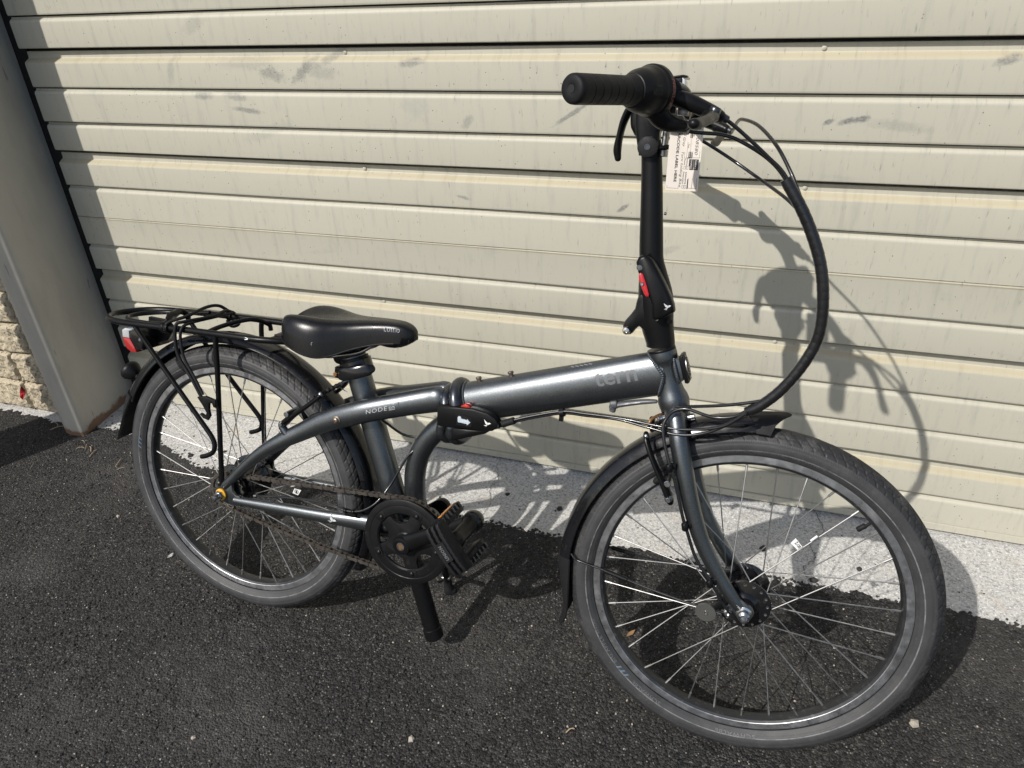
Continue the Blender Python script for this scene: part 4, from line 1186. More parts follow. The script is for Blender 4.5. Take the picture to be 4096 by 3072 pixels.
for x, w, zt, zb in SS:
    ring = []; n = 28
    for k in range(n + 1):
        t = -1 + 2 * k / n
        e = abs(t)
        z = zb + (zt - zb) * max(0, 1 - e ** 3.2) ** .62
        tilt = (9.0 * math.exp(-((x - 190) / 60) ** 2)) * (math.exp(-((e - .55) / .28) ** 2)) - 11.0 * math.exp(-((x - 180) / 75) ** 2) * math.exp(-(t / .30) ** 2)
        yy_ = w * math.copysign(min(1, e * 1.06) if e < .85 else 1 - .02 * (e - .85) / .15 * 1.0, t) if False else w * math.sin(t * math.pi / 2 * .98)
        ring.append((x, yy_, z + tilt))
    for k in range(9):
        t = .86 - 1.72 * k / 8
        ring.append((x, w * t * .95, zb - 3.5 + (1 - t * t) * 7))
    rings.append(ring)
mb.rings(rings)
sad = part('saddle', mb, M['vinyl'], None, False, None, 65)
mb = MB(); n = len(SS)
P1_ = [(x, -w * 1.004, zb - .2) for x, w, zt, zb in SS[:44]]
mb.tube(P1_[2:], 1.8, 8); link('saddle_piping', fin(mb).mesh('saddle_piping', M['plastic']), sad)
def on_saddle(u, v):
    x = 366 + u; i = min(range(len(SS)), key=lambda q: abs(SS[q][0] - x)); _, w, zt, zb = SS[i]
    t = (v - 2) / 22.0
    th = .80 - t * .5
    return (x, -w * math.sin(th * math.pi / 2 * .98) - 1.3, zb + (zt - zb) * max(0, 1 - th ** 3.2) ** .62 + .6)
mb = MB(); lettering('como', 13, on_saddle, .0, 1.1, 0, mb, 30)
link('lettering', fin(mb).mesh('lettering', M['decal'], False), sad)
mb = MB(); i = min(range(len(SS)), key=lambda q: abs(SS[q][0] - 237)); _, w_, zt_, zb_ = SS[i]
for q in range(5):
    a = math.pi / 2 + q * 2 * math.pi / 5
    pts = [(237 + 4.5 * math.cos(a), 0, 6 * math.sin(a)), (237 + 1.4 * math.cos(a + .6), 0, 1.6 * math.sin(a + .6)), (237 + 1.4 * math.cos(a - .6), 0, 1.6 * math.sin(a - .6))]
    mb.add([(p[0], -w_ * (1.0 - .0006 * (p[2]) ** 2) - .5 + .0 , 658 + p[2]) for p in pts], [(0, 1, 2)])
mb.mapv(lambda p: A3([p[0], -w_ * math.sin((.86 - (p[2] - 658) * .007) * math.pi / 2) - 1.2, p[2]]))
link('star_mark', fin(mb).mesh('star_mark', M['decal'], False), sad)
for s in (-1, 1):
    mb = MB(); mb.tube([(205, s * 34, 634), (224, s * 24, 623.5), (240, s * 22, 621.5), (263, s * 22, 626), (304, s * 22, 636.5), (326, s * 21, 647), (347, s * 14, 664), (358, s * 10, 671)], 3.5, 12, smooth=5)
    link('saddle_rail', fin(mb).mesh('saddle_rail', M['steel']), sad)
mb = MB(); mb.prism([(330, 664), (352, 655), (380, 654), (405, 662), (414, 672), (400, 676), (340, 676)], -17, 17, 5, smooth=2); link('saddle_base', fin(mb).mesh('saddle_base', M['plastic']), sad)

# ---- fork and steering column (turned with the front wheel)
FB = [(897, -34, 612), (903, -40, 592), (909, -45, 571), (921, -50, 530), (940, -53, 470), (964, -54, 412), (994, -54, 362), (1021, -54, 326), (1033, -54, 312)]
for pts in (FB, mir(FB)):
    mb = MB(); mb.tube(pts, [14, 15, 15.2, 15, 14, 13, 12, 11, 10.5], 22, [12, 14, 15, 15, 14, 13, 12, 11, 9], True, 6, roundcap=True)
    part('fork_blade', mb, M['paint'], None, True)
mb = MB(); mb.tube([(893, 0, 612), (899, 0, 594), (906, 0, 576)], [18, 19, 15], 24, [40, 46, 46], True, 5, roundcap=True); part('fork_crown', mb, M['paint'], None, True)
for s in (-1, 1):
    mb = MB(); mb.prism([(1026, 322), (1036, 326), (1052, 314), (1056, 303), (1050, 292), (1038, 288), (1024, 296), (1014, 308)], s * 56 - 3, s * 56 + 3, 1.5, smooth=2)
    part('fork_dropout', mb, M['paint'], None, True)
    mb = MB(); mb.lathe([(6.4, 0), (6.4, s * 7), (5, s * 8), (3.4, s * 8), (3.2, s * 5), (.1, s * 5)], (1017, s * 58, 301), (0, 1, 0), 14); part('stay_screw', mb, M['chrome'], None, True)
# black folding column
mb = MB(); mb.tube([(858.5, 0, 719), (857, 0, 728), (850, 0, 752), (846, 0, 775), (842, 0, 800), (835, 0, 832), (830.5, 0, 854), (827.5, 0, 880), (820, 0, 964), (815.5, 0, 1006), (812, 0, 1030)], [22.6, 23, 25.5, 27, 27, 22, 18.8, 18.3, 16.4, 15.5, 15], 32, [22.6, 23, 25, 26, 26, 22, 18.8, 18.3, 16.4, 15.5, 15], True, 6)
hpst = part('handlepost', mb, M['satin'], None, True)
mb = MB(); mb.prism([(818, 800), (814, 777), (800, 756), (797.5, 747), (801, 738), (808, 734.5), (814, 738), (823, 750), (832, 742), (852, 740), (866, 760), (862, 792), (840, 806)], -20, 20, 6, smooth=2)
part('folding_joint', mb, M['satin'], hpst, True)
mb = MB(); mb.lathe([(6.6, 0), (6.6, -4), (5, -7), (2.5, -7.6), (2.2, -6), (.1, -6)], (804.5, -18, 742), (0, 1, 0), 18); part('pivot_bolt', mb, M['chrome'], hpst, True)
mb = MB(); mb.prism([(812.5, 853), (815.5, 861.5), (822.5, 866), (830, 864.5), (836.5, 859), (846, 845), (860, 822), (869, 806), (875, 793), (877.5, 783), (862, 772), (850, 767), (845, 770), (842, 790), (834, 806), (824, 826), (817, 838)], -47, -16, 5.5)
fl_ = part('column_latch', mb, M['satin'], hpst, True, None, 50)
mb = MB(); mb.prism([(819, 837), (823.5, 838), (827.5, 833), (837.5, 807.5), (835, 803.5), (830.5, 806), (820.5, 826)], -50, -22, 2.0, smooth=2); part('lock_button', mb, M['red'], hpst, True)
mb = MB(); mb.lathe([(.1, -3.4), (1.4, -3.2), (2.4, -3.4), (2.6, 0)], (825.2, -49.5, 823), (0, 1, 0), 10); part('button_screw', mb, M['steel'], hpst, True)
mb = MB(); mb.lathe([(4.6, 0), (4.6, -3), (3.8, -4), (.1, -4.2)], (818.5, -44.5, 846), (-.25, 1, 0), 14); part('latch_pin', mb, M['steel'], hpst, True)
mb = MB(); mb.lathe([(3.0, 0), (3.0, -3), (2.2, -4.2), (.1, -4.4)], (850.5, -24, 766), (0, 1, 0), 12); part('latch_screw', mb, M['chrome'], hpst, True)
mb = MB(); mb.lathe([(4.2, 0), (4.2, -1.0), (.1, -1.2)], (870.5, -22.5, 764), (0, 1, 0), 14); part('cover_plug', mb, M['plastic'], hpst, True)
link('bird_mark', fin(bird((866.3, -47.4, 791.0), .62, .1), True).mesh('bird_mark', M['pale'], False), fl_)
mb = MB(); mb.lathe([(2.2, 0), (2.6, -2), (2, -3.6), (.1, -3.8)], (842, 8, 925), (-1, 0, .1), 12); part('column_screw', mb, M['chrome'], hpst, True)
# adjustable stem on top
mb = MB(); mb.lathe([(.1, 0), (11, 0), (14.6, 1.2), (15.2, 3), (15.2, 10), (15, 12), (15, 44), (15.2, 46), (15.2, 54), (14.6, 56), (.1, 56)], (811, -28, 1020.5), (0, 1, 0), 36)
stem = part('stem', mb, M['rubber'], None, True)
mb = MB(); mb.prism([(780, 1044), (790, 1034), (818, 1036), (828, 1062), (836, 1078), (838, 1096), (826, 1104), (806, 1100), (786, 1090), (776, 1072), (776, 1054)], 14, 46, 6, smooth=2)
part('bar_clamp', mb, M['satin'], stem, True, None, 50)
mb = MB(); mb.prism([(797, 1012), (800, 1008), (822, 1010), (826, 1022), (824, 1042), (830, 1062), (838, 1078), (840, 1098), (826, 1106), (806, 1102), (792, 1088), (787, 1066), (790, 1040)], -21, 21, 7, smooth=2)
part('stem_arm', mb, M['satin'], stem, True, None, 50)
mb = MB(); mb.lathe([(4.6, -28.2), (4.4, -29.0), (3.0, -29.0), (2.8, -27), (.1, -27)], (811, 0, 1020.5), (0, 1, 0), 12); part('stem_bolt', mb, M['hinge'], stem, True)
for y in (-7, 10):
    mb = MB(); mb.tube([(834, y, 1060), (833, y, 1030), (832, y, 1014)], 4.2, 14); mb.cyl((832, y, 1018), (832, y, 1008), 5.8, 14, bev=1)
    part('stem_rod', mb, M['steel'], stem, True)
mb = MB(); mb.tube([(822, -16, 1019), (834, -14, 1021), (843, -6, 1022), (845, 8, 1022)], 3.6, 10, smooth=4, roundcap=True); part('stem_clip', mb, M['satin'], stem, True)
mb = MB(); mb.tube([(797, 30, 1083), (774.7, 30, 1078), (765, 30, 1061), (760, 30, 1039), (757.5, 30, 1017), (759.5, 30, 1003)], [7, 6.5, 6, 5.5, 6.5, 5.2], 12, [15, 15, 14, 11, 8, 5], True, 6, roundcap=True)
part('stem_lever', mb, M['satin'], stem, True)
# handlebar
BAR = [(763, -336, 1069), (788, -284.5, 1073.6), (813, -233, 1078), (838, -200, 1081), (852, -160, 1085), (856, -115, 1089), (846, -60, 1091), (836, -25, 1091.5), (834, 0, 1091.5)]
bar_all = BAR + mir(BAR)[::-1][1:]
mb = MB(); mb.tube(bar_all[1:-1], 11.2, 18, smooth=5); hb_ = part('handlebar', mb, M['satin'], None, True)
def grip(side):
    e = A3([763, side * 336, 1069.0]); i = A3([813, side * 233, 1078.0]); d = (i - e) / np.linalg.norm(i - e)
    L = np.linalg.norm(i - e)
    prof = [(3.6, 1.5), (4.2, -.2), (5, -.6), (12.8, -.4), (15.0, .9), (16.2, 3.2), (16.5, 8)]
    x = 22.0
    while x < L - 20:
        prof += [(16.5, x), (14.4, x + .4), (14.4, x + .9), (16.5, x + 1.3)]; x += 14.5
    prof += [(16.6, L - 12), (17.4, L - 9), (18.2, L - 5), (18.2, L - 1), (16, L)]
    mb = MB(); mb.lathe([(.1, 3.0)] + prof, tuple(e), tuple(d), 40)
    g_ = part('grip', mb, M['grip'], None, True, None, 32)
    mb = MB(); mb.lathe([(4.6, -.9), (4.2, -1.0), (3.4, .4), (.1, .6)], tuple(e), tuple(d), 16); part('end_hole_dark', mb, M['matblack'], g_, True)  # black colour stands in for the shade inside the end hole
    mb = MB(); mb.lathe([(3.0, .5), (2.6, -.2), (1.6, -.2), (1.4, .6)], tuple(e), tuple(d), 12); part('end_screw', mb, M['hinge'], g_, True)
    return e, i, d
grip(1)
e, i_, d_g = grip(-1)
# twist shifter
mb = MB()
mb.lathe([(14, -3), (19.5, -1), (22, 4), (24.5, 10), (26.2, 18), (26.6, 25), (28.3, 30), (29.4, 33), (29.6, 36)], tuple(i_), tuple(d_g), 48)
tw = part('twist_shifter', mb, M['plastic'], None, True)
mb = MB(); mb.lathe([(29.8, 36.6), (31.0, 38), (31.4, 40), (31.0, 47), (28, 52), (19, 54), (12, 54)], tuple(i_), tuple(d_g), 48)
mb.tube([i_ + d_g * 46 + A3([6, 0, -22]), i_ + d_g * 48 + A3([13, 2, -32]), i_ + d_g * 52 + A3([24, 6, -38]), i_ + d_g * 58 + A3([36, 14, -39.5])], [15, 12.5, 9.5, 7.5], 18, smooth=6)
part('shifter_housing', mb, M['plastic'], tw, True)
mb = MB(); q0 = i_ + d_g * 58 + A3([36, 14, -39.5]); q1 = A3([871.8, -126, 1039.7])
mb.cyl(tuple(q0 - (q1 - q0) * .2), tuple(q0 + (q1 - q0) * .55), 6.2, 16, bev=1); mb.cyl(tuple(q0 + (q1 - q0) * .5), tuple(q1), 4.6, 14, bev=.8)
part('barrel_adjuster', mb, M['plastic'], tw, True)
uS = np.cross(d_g, A3([0, 0, 1.0])); uS /= np.linalg.norm(uS); wS = np.cross(uS, d_g)
def on_cone(u, v, off, r, a0):
    a = a0 + v / r
    return i_ + d_g * (off + u) + (uS * math.cos(a) + wS * math.sin(a)) * r
va = A3([0, 0, 1.253875]); gc = A3([float(q) for q in to_world(tuple(steer(i_ + d_g * 25)))])
def face_angle():
    best = None
    for k in range(72):
        a = 2 * math.pi * k / 72
        p = steer(i_ + d_g * 25); p2 = steer(i_ + d_g * 25 + (uS * math.cos(a) + wS * math.sin(a)) * 10)
        W1, W2 = to_world(tuple(p)), to_world(tuple(p2)); nrm = (W2 - W1).normalized(); dd = (Vector(va) - W1).normalized()
        s_ = nrm.dot(dd)
        if best is None or s_ > best[0]: best = (s_, a)
    return best[1]
a_face = face_angle()
sg = 1 if (on_cone(0, 5, 0, 27, a_face) - on_cone(0, 0, 0, 27, a_face))[2] > 0 else -1
mb = MB(); lettering('NEXUS', 8.5, lambda u, v: on_cone(u, sg * (v - 3), 4, 27.7, a_face), .02, 1.05, .15, mb, 19)
lettering('SHIMANO', 3.8, lambda u, v: on_cone(u, sg * (v + 6), 10, 28.2, a_face), .02, 1.0, 0, mb, 12)
link('lettering', fin(mb, True).mesh('lettering', M['embossed'], False), tw)
mb = MB(); lettering('NEXUS', 9.0, lambda u, v: i_ + d_g * (39.6 + v * .95) + (uS * math.cos(a_face - sg * (u - 16) / 31.6) + wS * math.sin(a_face - sg * (u - 16) / 31.6)) * 31.7, .02, 1.05, .1, mb, 30)
link('lettering', fin(mb, True).mesh('lettering', M['nexusred'], False), tw)
# brake levers, hydraulic-style perch bodies cast in black
def brake_lever(s):
    f = lambda P: [(x, y * s, z) for x, y, z in P]
    mb = MB(); mb.lathe([(11, -8), (16.5, -7), (17, -5), (17, 5), (16.5, 7), (11, 8)], (848, s * -172, 1083.5), (-.3, s * 1, .06), 24)
    mb.tube(f([(856, -172, 1077), (872, -170, 1073), (890, -164, 1066.5), (907, -157, 1060), (914, -153, 1057)]), [10, 10.5, 10, 9, 7.8], 18, smooth=5, roundcap=True)
    r_ = part('brake_lever', mb, M['plastic'], None, True)
    mb = MB(); mb.tube(f([(898, -160, 1060), (906, -180, 1055), (905, -215, 1050), (899, -250, 1044), (894, -276, 1040), (893, -288, 1040)]), [10, 9, 7, 7, 8.5, 7], 16, [7, 7, 6, 6, 6.5, 6], smooth=6, roundcap=True)
    part('lever_blade', mb, M['plastic'], r_, True)
    mb = MB(); mb.lathe([(.1, -5), (6.5, -4.5), (7.5, -3), (7.5, 3), (6.5, 4.5), (.1, 5)], (908, s * -170, 1062), (.2, 0, 1), 18); part('lever_pivot', mb, M['hinge'], r_, True)
    mb = MB(); mb.cyl((912, s * -154, 1059.5), (924, s * -148, 1053), 5.2, 14, bev=1); part('barrel_adjuster', mb, M['hinge'], r_, True)
    return r_
brake_lever(-1); brake_lever(1)
# bell next to the right lever
mb = MB(); mb.lathe([(.1, 9), (7, 8.6), (12.5, 5), (14.5, 0), (14.5, -2)], (862, -148, 1084), (.35, -.5, .75), 26); bl = part('bell', mb, M['gloss'], None, True)
for k in range(3):
    mb = MB(); mb.lathe([(8, 0), (9.4, .6), (9.4, 1.6), (8, 2.2)], tuple(A3([862, -148, 1084]) + A3([.35, -.5, .75]) * (-5 - k * 3.4)), (.35, -.5, .75), 20); part('bell_spring', mb, M['chrome'], bl, True)
mb = MB(); mb.box((868, -152, 1062), (14, 9, 10), None, 2.5); part('bell_clamp', mb, M['steel'], bl, True)
# headlight
LR = np.array(Matrix.Rotation(math.radians(-4), 3, 'Y'))
mb = MB(); mb.prism([(-16, -14), (15, -16), (18, -10), (19, 11), (16, 15), (-10, 14), (-17, 6)], -19, 19, 3.5, (834, 2, 1102), LR)
hl_ = part('headlight', mb, M['gloss'], None, True)
mb = MB(); mb.prism([(15.5, -16.2), (20.5, -12), (22.0, 11), (16.5, 15)], -18.4, 18.4, 2, (834, 2, 1102), LR); part('lens', mb, M['clearlens'], hl_, True)
mb = MB(); mb.prism([(-10, 13.5), (18, 15), (24, 14), (25, 15.8), (18, 17.6), (-10, 16)], -20, 20, .8, (834, 2, 1102), LR); part('light_hood', mb, M['gloss'], hl_, True)
mb = MB(); mb.box((838, 6, 1080), (12, 12, 22), None, 3); part('light_bracket', mb, M['plastic'], hl_, True)

# ---- cables
def cab(pts, r=2.5, st=False, mat='cable', name='cable', seg=10):
    mb = MB(); mb.tube(pts, r, seg, smooth=9); return part(name, mb, M[mat], None, st)
LOOP = [(1004.9, -115, 985.1), (1036.7, -112, 938), (1062.4, -108, 885.2), (1075.1, -104, 836), (1079.1, -98, 784), (1068, -92, 741.5), (1044.2, -84, 695), (1017.1, -76, 662), (1000.7, -70, 649.6)]
cab([(866, -128, 1042), (880, -122, 1039), (895.4, -120, 1038.2), (918.6, -120, 1036.8), (942.3, -118, 1029.8), (978.9, -116, 1009.9), (1004.9, -113, 985.1)] + LOOP[1:2], 2.6, True)
cab([(919, -150, 1056), (941.1, -140, 1041), (978.4, -125, 1012), (1004.4, -117, 988.5), (1036.7, -113, 938)], 2.6, True)
cab([(922, 149, 1054), (928, 110, 1058), (932, 60, 1064), (940, 25, 1065.5), (962.8, -20, 1054.9), (989.2, -70, 1027.5), (1009.9, -95, 995.6), (1024.8, -103, 967.7), (1040, -108, 936)], 2.6, True)
cab([(800, 2, 1050), (837.7, -28, 1045), (866, -20, 1041.2), (890.2, -12, 1031), (931.3, -5, 1008.7), (972.5, -28, 984), (1010.1, -82, 960.3), (1034, -106, 940)], 2.4, True)
# spiral wrap: ribbon turns with gaps
LP = catmull(LOOP, 40)
acc = 0; cur = [LP[0]]; turns = []
for a, b_ in zip(LP, LP[1:]):
    acc += np.linalg.norm(b_ - a); cur.append(b_)
    if acc > 11.5: turns.append(cur); cur = [b_]; acc = 0
wr = bpy.data.objects.new('cable_wrap', None); COL.objects.link(wr); wr.parent = bike
mb = MB(); mb.tube(LP, 7.0, 16); link('bundle', fin(mb, True).mesh('bundle', M['cable']), wr)
for t in turns:
    P_ = t
    if len(P_) < 2: continue
    k = [0] + list(np.cumsum([np.linalg.norm(b_ - a) for a, b_ in zip(P_, P_[1:])]))
    path = [P_[0] + (P_[-1] - P_[0]) * 0.0] + P_[1:]
    L = k[-1]; d = (P_[-1] - P_[0]) / np.linalg.norm(P_[-1] - P_[0])
    mb = MB(); mb.lathe([(7.3, -.4), (7.75, -.2), (7.8, .6), (8.15, L - .3), (8.1, L + .3), (7.2, L + .5)], tuple(P_[0]), tuple(d), 20)
    link('wrap_turn', fin(mb, True).mesh('wrap_turn', M['cable']), wr)
cab([(1030, -80, 678), (1012, -74, 668), (967.7, -60, 651.6), (914.4, -35, 634), (880, -8, 618)], 2.6, True)
cab([(1006, -72, 655), (984.2, -66, 638), (961.2, -62, 631.3), (942.5, -60, 631.9), (913.6, -56, 636.6), (895.1, -54, 630.2), (884.9, -54, 617.3), (880.8, -58, 602.9), (885.6, -64, 579.9), (893, -69, 560), (898.3, -71, 545.7), (909.2, -71, 519.8), (927.3, -72, 463), (935.5, -72, 442.5), (954.5, -72, 397.1), (975.6, -72, 367.5), (992.3, -70, 343.7), (1005, -68, 322), (1026, -62, 296), (1041, -54, 280)], 2.7, True)
UT = [(752.7, -34, 595.5), (710.9, -31, 591.8), (657.1, -34, 575.1), (615.6, -38, 559), (599.5, -38, 550.3), (560, -30, 530), (520, -16, 515), (470, 14, 500), (440, 24, 478), (410, 24, 470), (380, 16, 474), (356, -4, 500), (344, -20, 520)]
cab([(1006, -71, 652), (971.7, -62, 620.8), (920.8, -52, 603.4), (878.2, -46, 599.1), (817.7, -40, 599.6)] + UT, 2.6, False)
UT2 = [(p[0], p[1] + 3.5, p[2] - 4.5) for p in UT[:8]] + [(438, 5, 470), (425, -14, 463), (410.8, -23, 447.7), (396.3, -30, 418.4), (382.1, -38, 389.5), (363.7, -58, 358.4), (340, -67, 340.5), (318, -69, 333.5), (300, -69, 331.8), (260, -66, 333), (219.5, -60, 330.8), (136.9, -52, 317.3), (69.8, -49, 304)]
cab([(1006, -69, 647), (954.6, -58, 607.6), (908.5, -54, 593.2), (859.1, -46, 594), (807.8, -40, 597)] + UT2, 2.4, False)
mb = MB(); mb.lathe([(6, -5), (7.4, -4), (7.4, 4), (6, 5)], (710, -28, 589), tuple(dirm), 16); mb.box((708, -24, 580), (7, 10, 16), None, 2); part('cable_clip', mb, M['plastic'])
mb = MB(); mb.cyl((628, -37, 563.5), (606, -38, 553), 6.5, 14, bev=1); part('cable_sleeve', mb, M['rubber'])
mb = MB(); mb.cyl((66, -49, 303.6), (74, -49.4, 305), 4, 12, bev=.6); part('cable_ferrule', mb, M['steel'])
mb = MB(); mb.lathe([(4.4, -3), (5, -2), (5, 2), (4.4, 3)], (300, -69, 331.5), (1, 0, 0), 12); mb.lathe([(4.4, -3), (5, -2), (5, 2), (4.4, 3)], (318, -69, 333), (1, 0, .2), 12); mb.box((309, -64, 323), (26, 8, 8), None, 2); part('cable_clip', mb, M['satin'])
for c in ((900, -66, 541), (935, -67, 445), (985, -66, 353)):
    mb = MB(); mb.lathe([(4.6, -6), (5.4, -5), (5.4, 5), (4.6, 6)], (c[0] - 2, -71, c[2]), (.25, 0, -1), 12); mb.box((c[0] + 3, -64, c[2] + 1), (10, 7, 10), None, 2); part('cable_clip', mb, M['satin'], None, True)

# quick hook under the head tube
mb = MB(); mb.tube([(789, -4, 604), (800, -4, 610), (830, -4, 619), (852, -4, 624), (861, -4, 625.5)], [5.5, 5.2, 4.6, 4, 3.4], 12, [7, 7, 6, 5, 4], True, 5, roundcap=True)
mb.cyl((790, -4, 596), (794, -4, 616), 5.5, 14, bev=1); mb.cyl((786.5, -4, 609), (799, -4, 612), 8.5, 18, bev=2)
part('luggage_hook', mb, simple('grey_plastic', (.075, .078, .085), .45))

# ---- fenders
def fender(cx, a0, a1, r_edge, r_top, hw, st, n=60, skew0=0, skew1=0):
    """arched mudguard: shell with real thickness"""
    W = lambda p: A3([cx, 0, RW]) + A3(p)
    prof = []
    for k in range(13):
        t = -1 + 2 * k / 12
        prof.append((hw * math.sin(t * math.pi / 2 * 1.0), lambda f, t=t: None, t))
    rings = []
    for i in range(n):
        f = i / (n - 1); a = math.radians(a0 + (a1 - a0) * f)
        re = r_edge(f) if callable(r_edge) else r_edge; rt = r_top(f) if callable(r_top) else r_top
        o = []; inn = []
        for k in range(15):
            t = -1 + 2 * k / 14
            r = re + (rt - re) * math.sqrt(max(0, 1 - abs(t) ** 2.6)); y = hw * t
            aa = a + math.radians((skew0 * (1 - f) ** 2 + skew1 * f ** 2) * abs(t) ** 1.6)
            o.append((r * math.cos(aa), y, r * math.sin(aa)))
            inn.append(((r - 1.7) * math.cos(aa), y * .955, (r - 1.7) * math.sin(aa)))
        rings.append([tuple(W(p)) for p in o + inn[::-1]])
    mb = MB(); mb.rings(rings)
    return mb
mb = fender(WB, 178.5, 91.5, 302, 323, 29, True)
ff = part('fender', mb, M['fender'], None, True, 'front mudguard', 50)
mb = fender(WB, 95.5, 85.0, lambda f: 300.5 - 4 * f, lambda f: 325.5 + 6 * f, lambda f: 0, True) if False else fender(WB, 96.5, 85.0, lambda f: 301 - 1.5 * f, lambda f: 324.5 + 6 * f, 30.2, True, 18, -2.5, 5.0)
part('mud_flap', mb, M['rubber'], ff, True, None, 50)
def flap(rows, mat, parent, st, th=2.2):
    rings = []
    for (x, z, hw, bow, dx, dz) in rows:
        o = []; inn = []
        for k in range(11):
            t = -1 + 2 * k / 10; b_ = bow * math.sqrt(max(0, 1 - abs(t) ** 2.4))
            o.append((x - dx * b_, hw * t, z - dz * b_)); inn.append((x - dx * (b_ - th), hw * t * .95, z - dz * (b_ - th)))
        rings.append(o + inn[::-1])
    mb = MB(); mb.rings(rings); return part('mud_flap', mb, mat, parent, st, None, 50)
flap([(742, 322, 30.5, 24, 1, 0), (742, 308, 31, 24, 1, 0), (743, 280, 31, 20, 1, 0), (743.5, 250, 30, 15, 1, 0), (744, 225, 29, 11, 1, 0), (743, 205, 28, 9, 1, 0), (738, 190, 25, 8, 1, 0), (733, 181, 19, 6, 1, 0), (731, 178, 12, 4, 1, 0)], M['rubber'], ff, True)
mb = fender(0, 151, -24, lambda f: 303 + 16 * min(1, f * 2.2) - 10 * max(0, f - .8) * 2, lambda f: 329 + 3 * f, 29, False, 80)
fr_ = part('fender', mb, M['fender'], None, False, 'rear mudguard', 50)
flap([(-267, 462, 30, 22, .88, -.48), (-275, 448, 31, 20, .9, -.42), (-290, 420, 32, 14, .92, -.38), (-304, 392, 32, 8, .93, -.36), (-318, 362, 31, 4, .94, -.33), (-322, 352, 30, 3, .94, -.33)], M['rubber'], fr_, False)
mb = MB(); mb.lathe([(.1, 0), (13, .5), (20, 3), (22.5, 8), (22, 14), (17, 24), (13, 30), (9, 33), (7, 44)], (-298, 0, 517), (.82, 0, -.46), 28)
part('rear_reflector_knob', mb, M['plastic'], fr_)
def wire(pts, r, mat, parent, st, name='fender_stay', sm=7):
    mb = MB(); mb.tube(pts, r, 10, smooth=sm); return part(name, mb, M[mat], parent, st)
for s in (-1, 1):
    f = lambda P: [(x, y * s, z) for x, y, z in P]
    wire(f([(745.1, -28, 333), (753.4, -34, 328.2), (765.6, -38, 326.9), (808.8, -42, 321.4), (849.1, -46, 314.4), (910.2, -54, 306.6), (970.7, -62, 302), (1014, -64, 301)]), 1.9, 'cable', ff, True)
    mb = MB(); P_ = f([(806, -42, 321.6), (849, -46, 314.6)]); mb.cyl(P_[0], P_[1], 4.0, 12, bev=1); part('stay_cap', mb, M['plastic'], ff, True)
# ---- dynamo connector plate and cooling disc near the fork end
mb = MB(); mb.lathe([(.1, -2), (16.6, -2), (17, -1.4), (17, 1.4), (16.6, 2), (.1, 2)], (983, -64, 295), (.1, 1, .1), 36); part('dynamo_disc', mb, simple('clear_plastic_disc', (.085, .085, .08), .18, .2, .6), None, True)
mb = MB(); mb.lathe([(3.6, -3.4), (3.6, -2), (2, -1.8), (2, -3.4)], (983, -64, 295), (0, 1, 0), 16, True); part('disc_rivet', mb, M['chrome'], None, True)
mb = MB(); mb.prism([(983, 300), (992, 308), (1004, 326), (1012, 322), (1008, 312), (996, 300), (988, 296)], -66, -63, .8); part('disc_bracket', mb, M['satin'], None, True)

# ---- rim brakes
def vbrake(f, st, sc=1.0):
    """f maps (along, lateral, up) of the brake to the bike"""
    for s in (-1, 1):
        g_ = lambda P, s=s: [tuple(f((a, s * b_, c))) for a, b_, c in P]
        mb = MB(); mb.tube(g_([(0, 56, -4), (-1, 56, 14), (-4, 57, 40), (-8, 54, 70), (-10, 46, 98), (-9, 40, 108)]), [11, 11.5, 9, 8, 7.5, 6], 14, [6.5, 6.5, 5, 4.5, 4.5, 4.5], smooth=5, roundcap=True)
        ar_ = part('brake_arm', mb, M['satin'], None, st)
        a_, b_ = g_([(0, 44, 0), (0, 66, 0)]); mb = MB(); mb.cyl(a_, b_, 6.5, 14, bev=1); part('brake_pivot', mb, M['steel'], ar_, st)
        a_, b_ = g_([(0, 66, 0), (0, 70, 0)]); mb = MB(); mb.cyl(a_, b_, 4.5, 10, bev=1); part('pivot_screw', mb, M['chrome'], ar_, st)
        a_, b_ = g_([(6, 30, 27), (6, 68, 27)]); mb = MB(); mb.cyl(a_, b_, 5.6, 14, bev=1); part('pad_post', mb, M['chrome'], ar_, st)
        P_ = g_([(-22, 19.5, 16), (-8, 20, 24), (10, 20, 32), (28, 19.5, 38)]); mb = MB(); mb.tube(P_, [4.5, 6, 6, 4.5], 10, [5, 6, 6, 5], smooth=4, roundcap=True); part('brake_pad', mb, M['rubber'], ar_, st)
        P_ = g_([(-2, 61, 6), (-6, 62, 40), (-8, 58, 72), (-9, 50, 100)]); mb = MB(); mb.tube(P_, 1.3, 7, smooth=5); part('brake_spring', mb, M['chrome'], ar_, st)
        c_ = g_([(-9, 44, 106)])[0]; mb = MB(); mb.ball(c_, 5.4, 12); part('anchor_bolt', mb, M['steel'], ar_, st)
# front: pivots on the fork, arms pointing up
hdx = A3([-.319, 0, .948]); hfx = A3([.948, 0, .319])
vbrake(lambda p: A3([902, 0, 484]) + (hfx * .98 - hdx * .2 * 0) * p[0] + A3([0, 1, 0]) * p[1] * .98 + hdx * p[2] * .96 + A3([-.06, 0, 0]) * p[2], True)
mb = MB(); mb.tube([(862, -36, 586), (868, -10, 590), (872, 20, 590), (868, 40, 586)], [3.5, 4.6, 4.6, 3], 12, smooth=6); part('brake_noodle', mb, M['rubber'], None, True)
mb = MB(); mb.cyl((868, -18, 600), (880, -12, 604), 6, 14, bev=1); mb.cyl((913, -8, 606), (926, -8, 611), 6.2, 14, bev=1.5); part('crown_bolt', mb, M['chrome'], None, True)
mb = MB(); mb.tube([(856, -30, 588), (858, -26, 600), (868, -14, 606), (878, -2, 606)], 2.6, 8, smooth=6); part('noodle_pipe', mb, M['copper'], None, True)
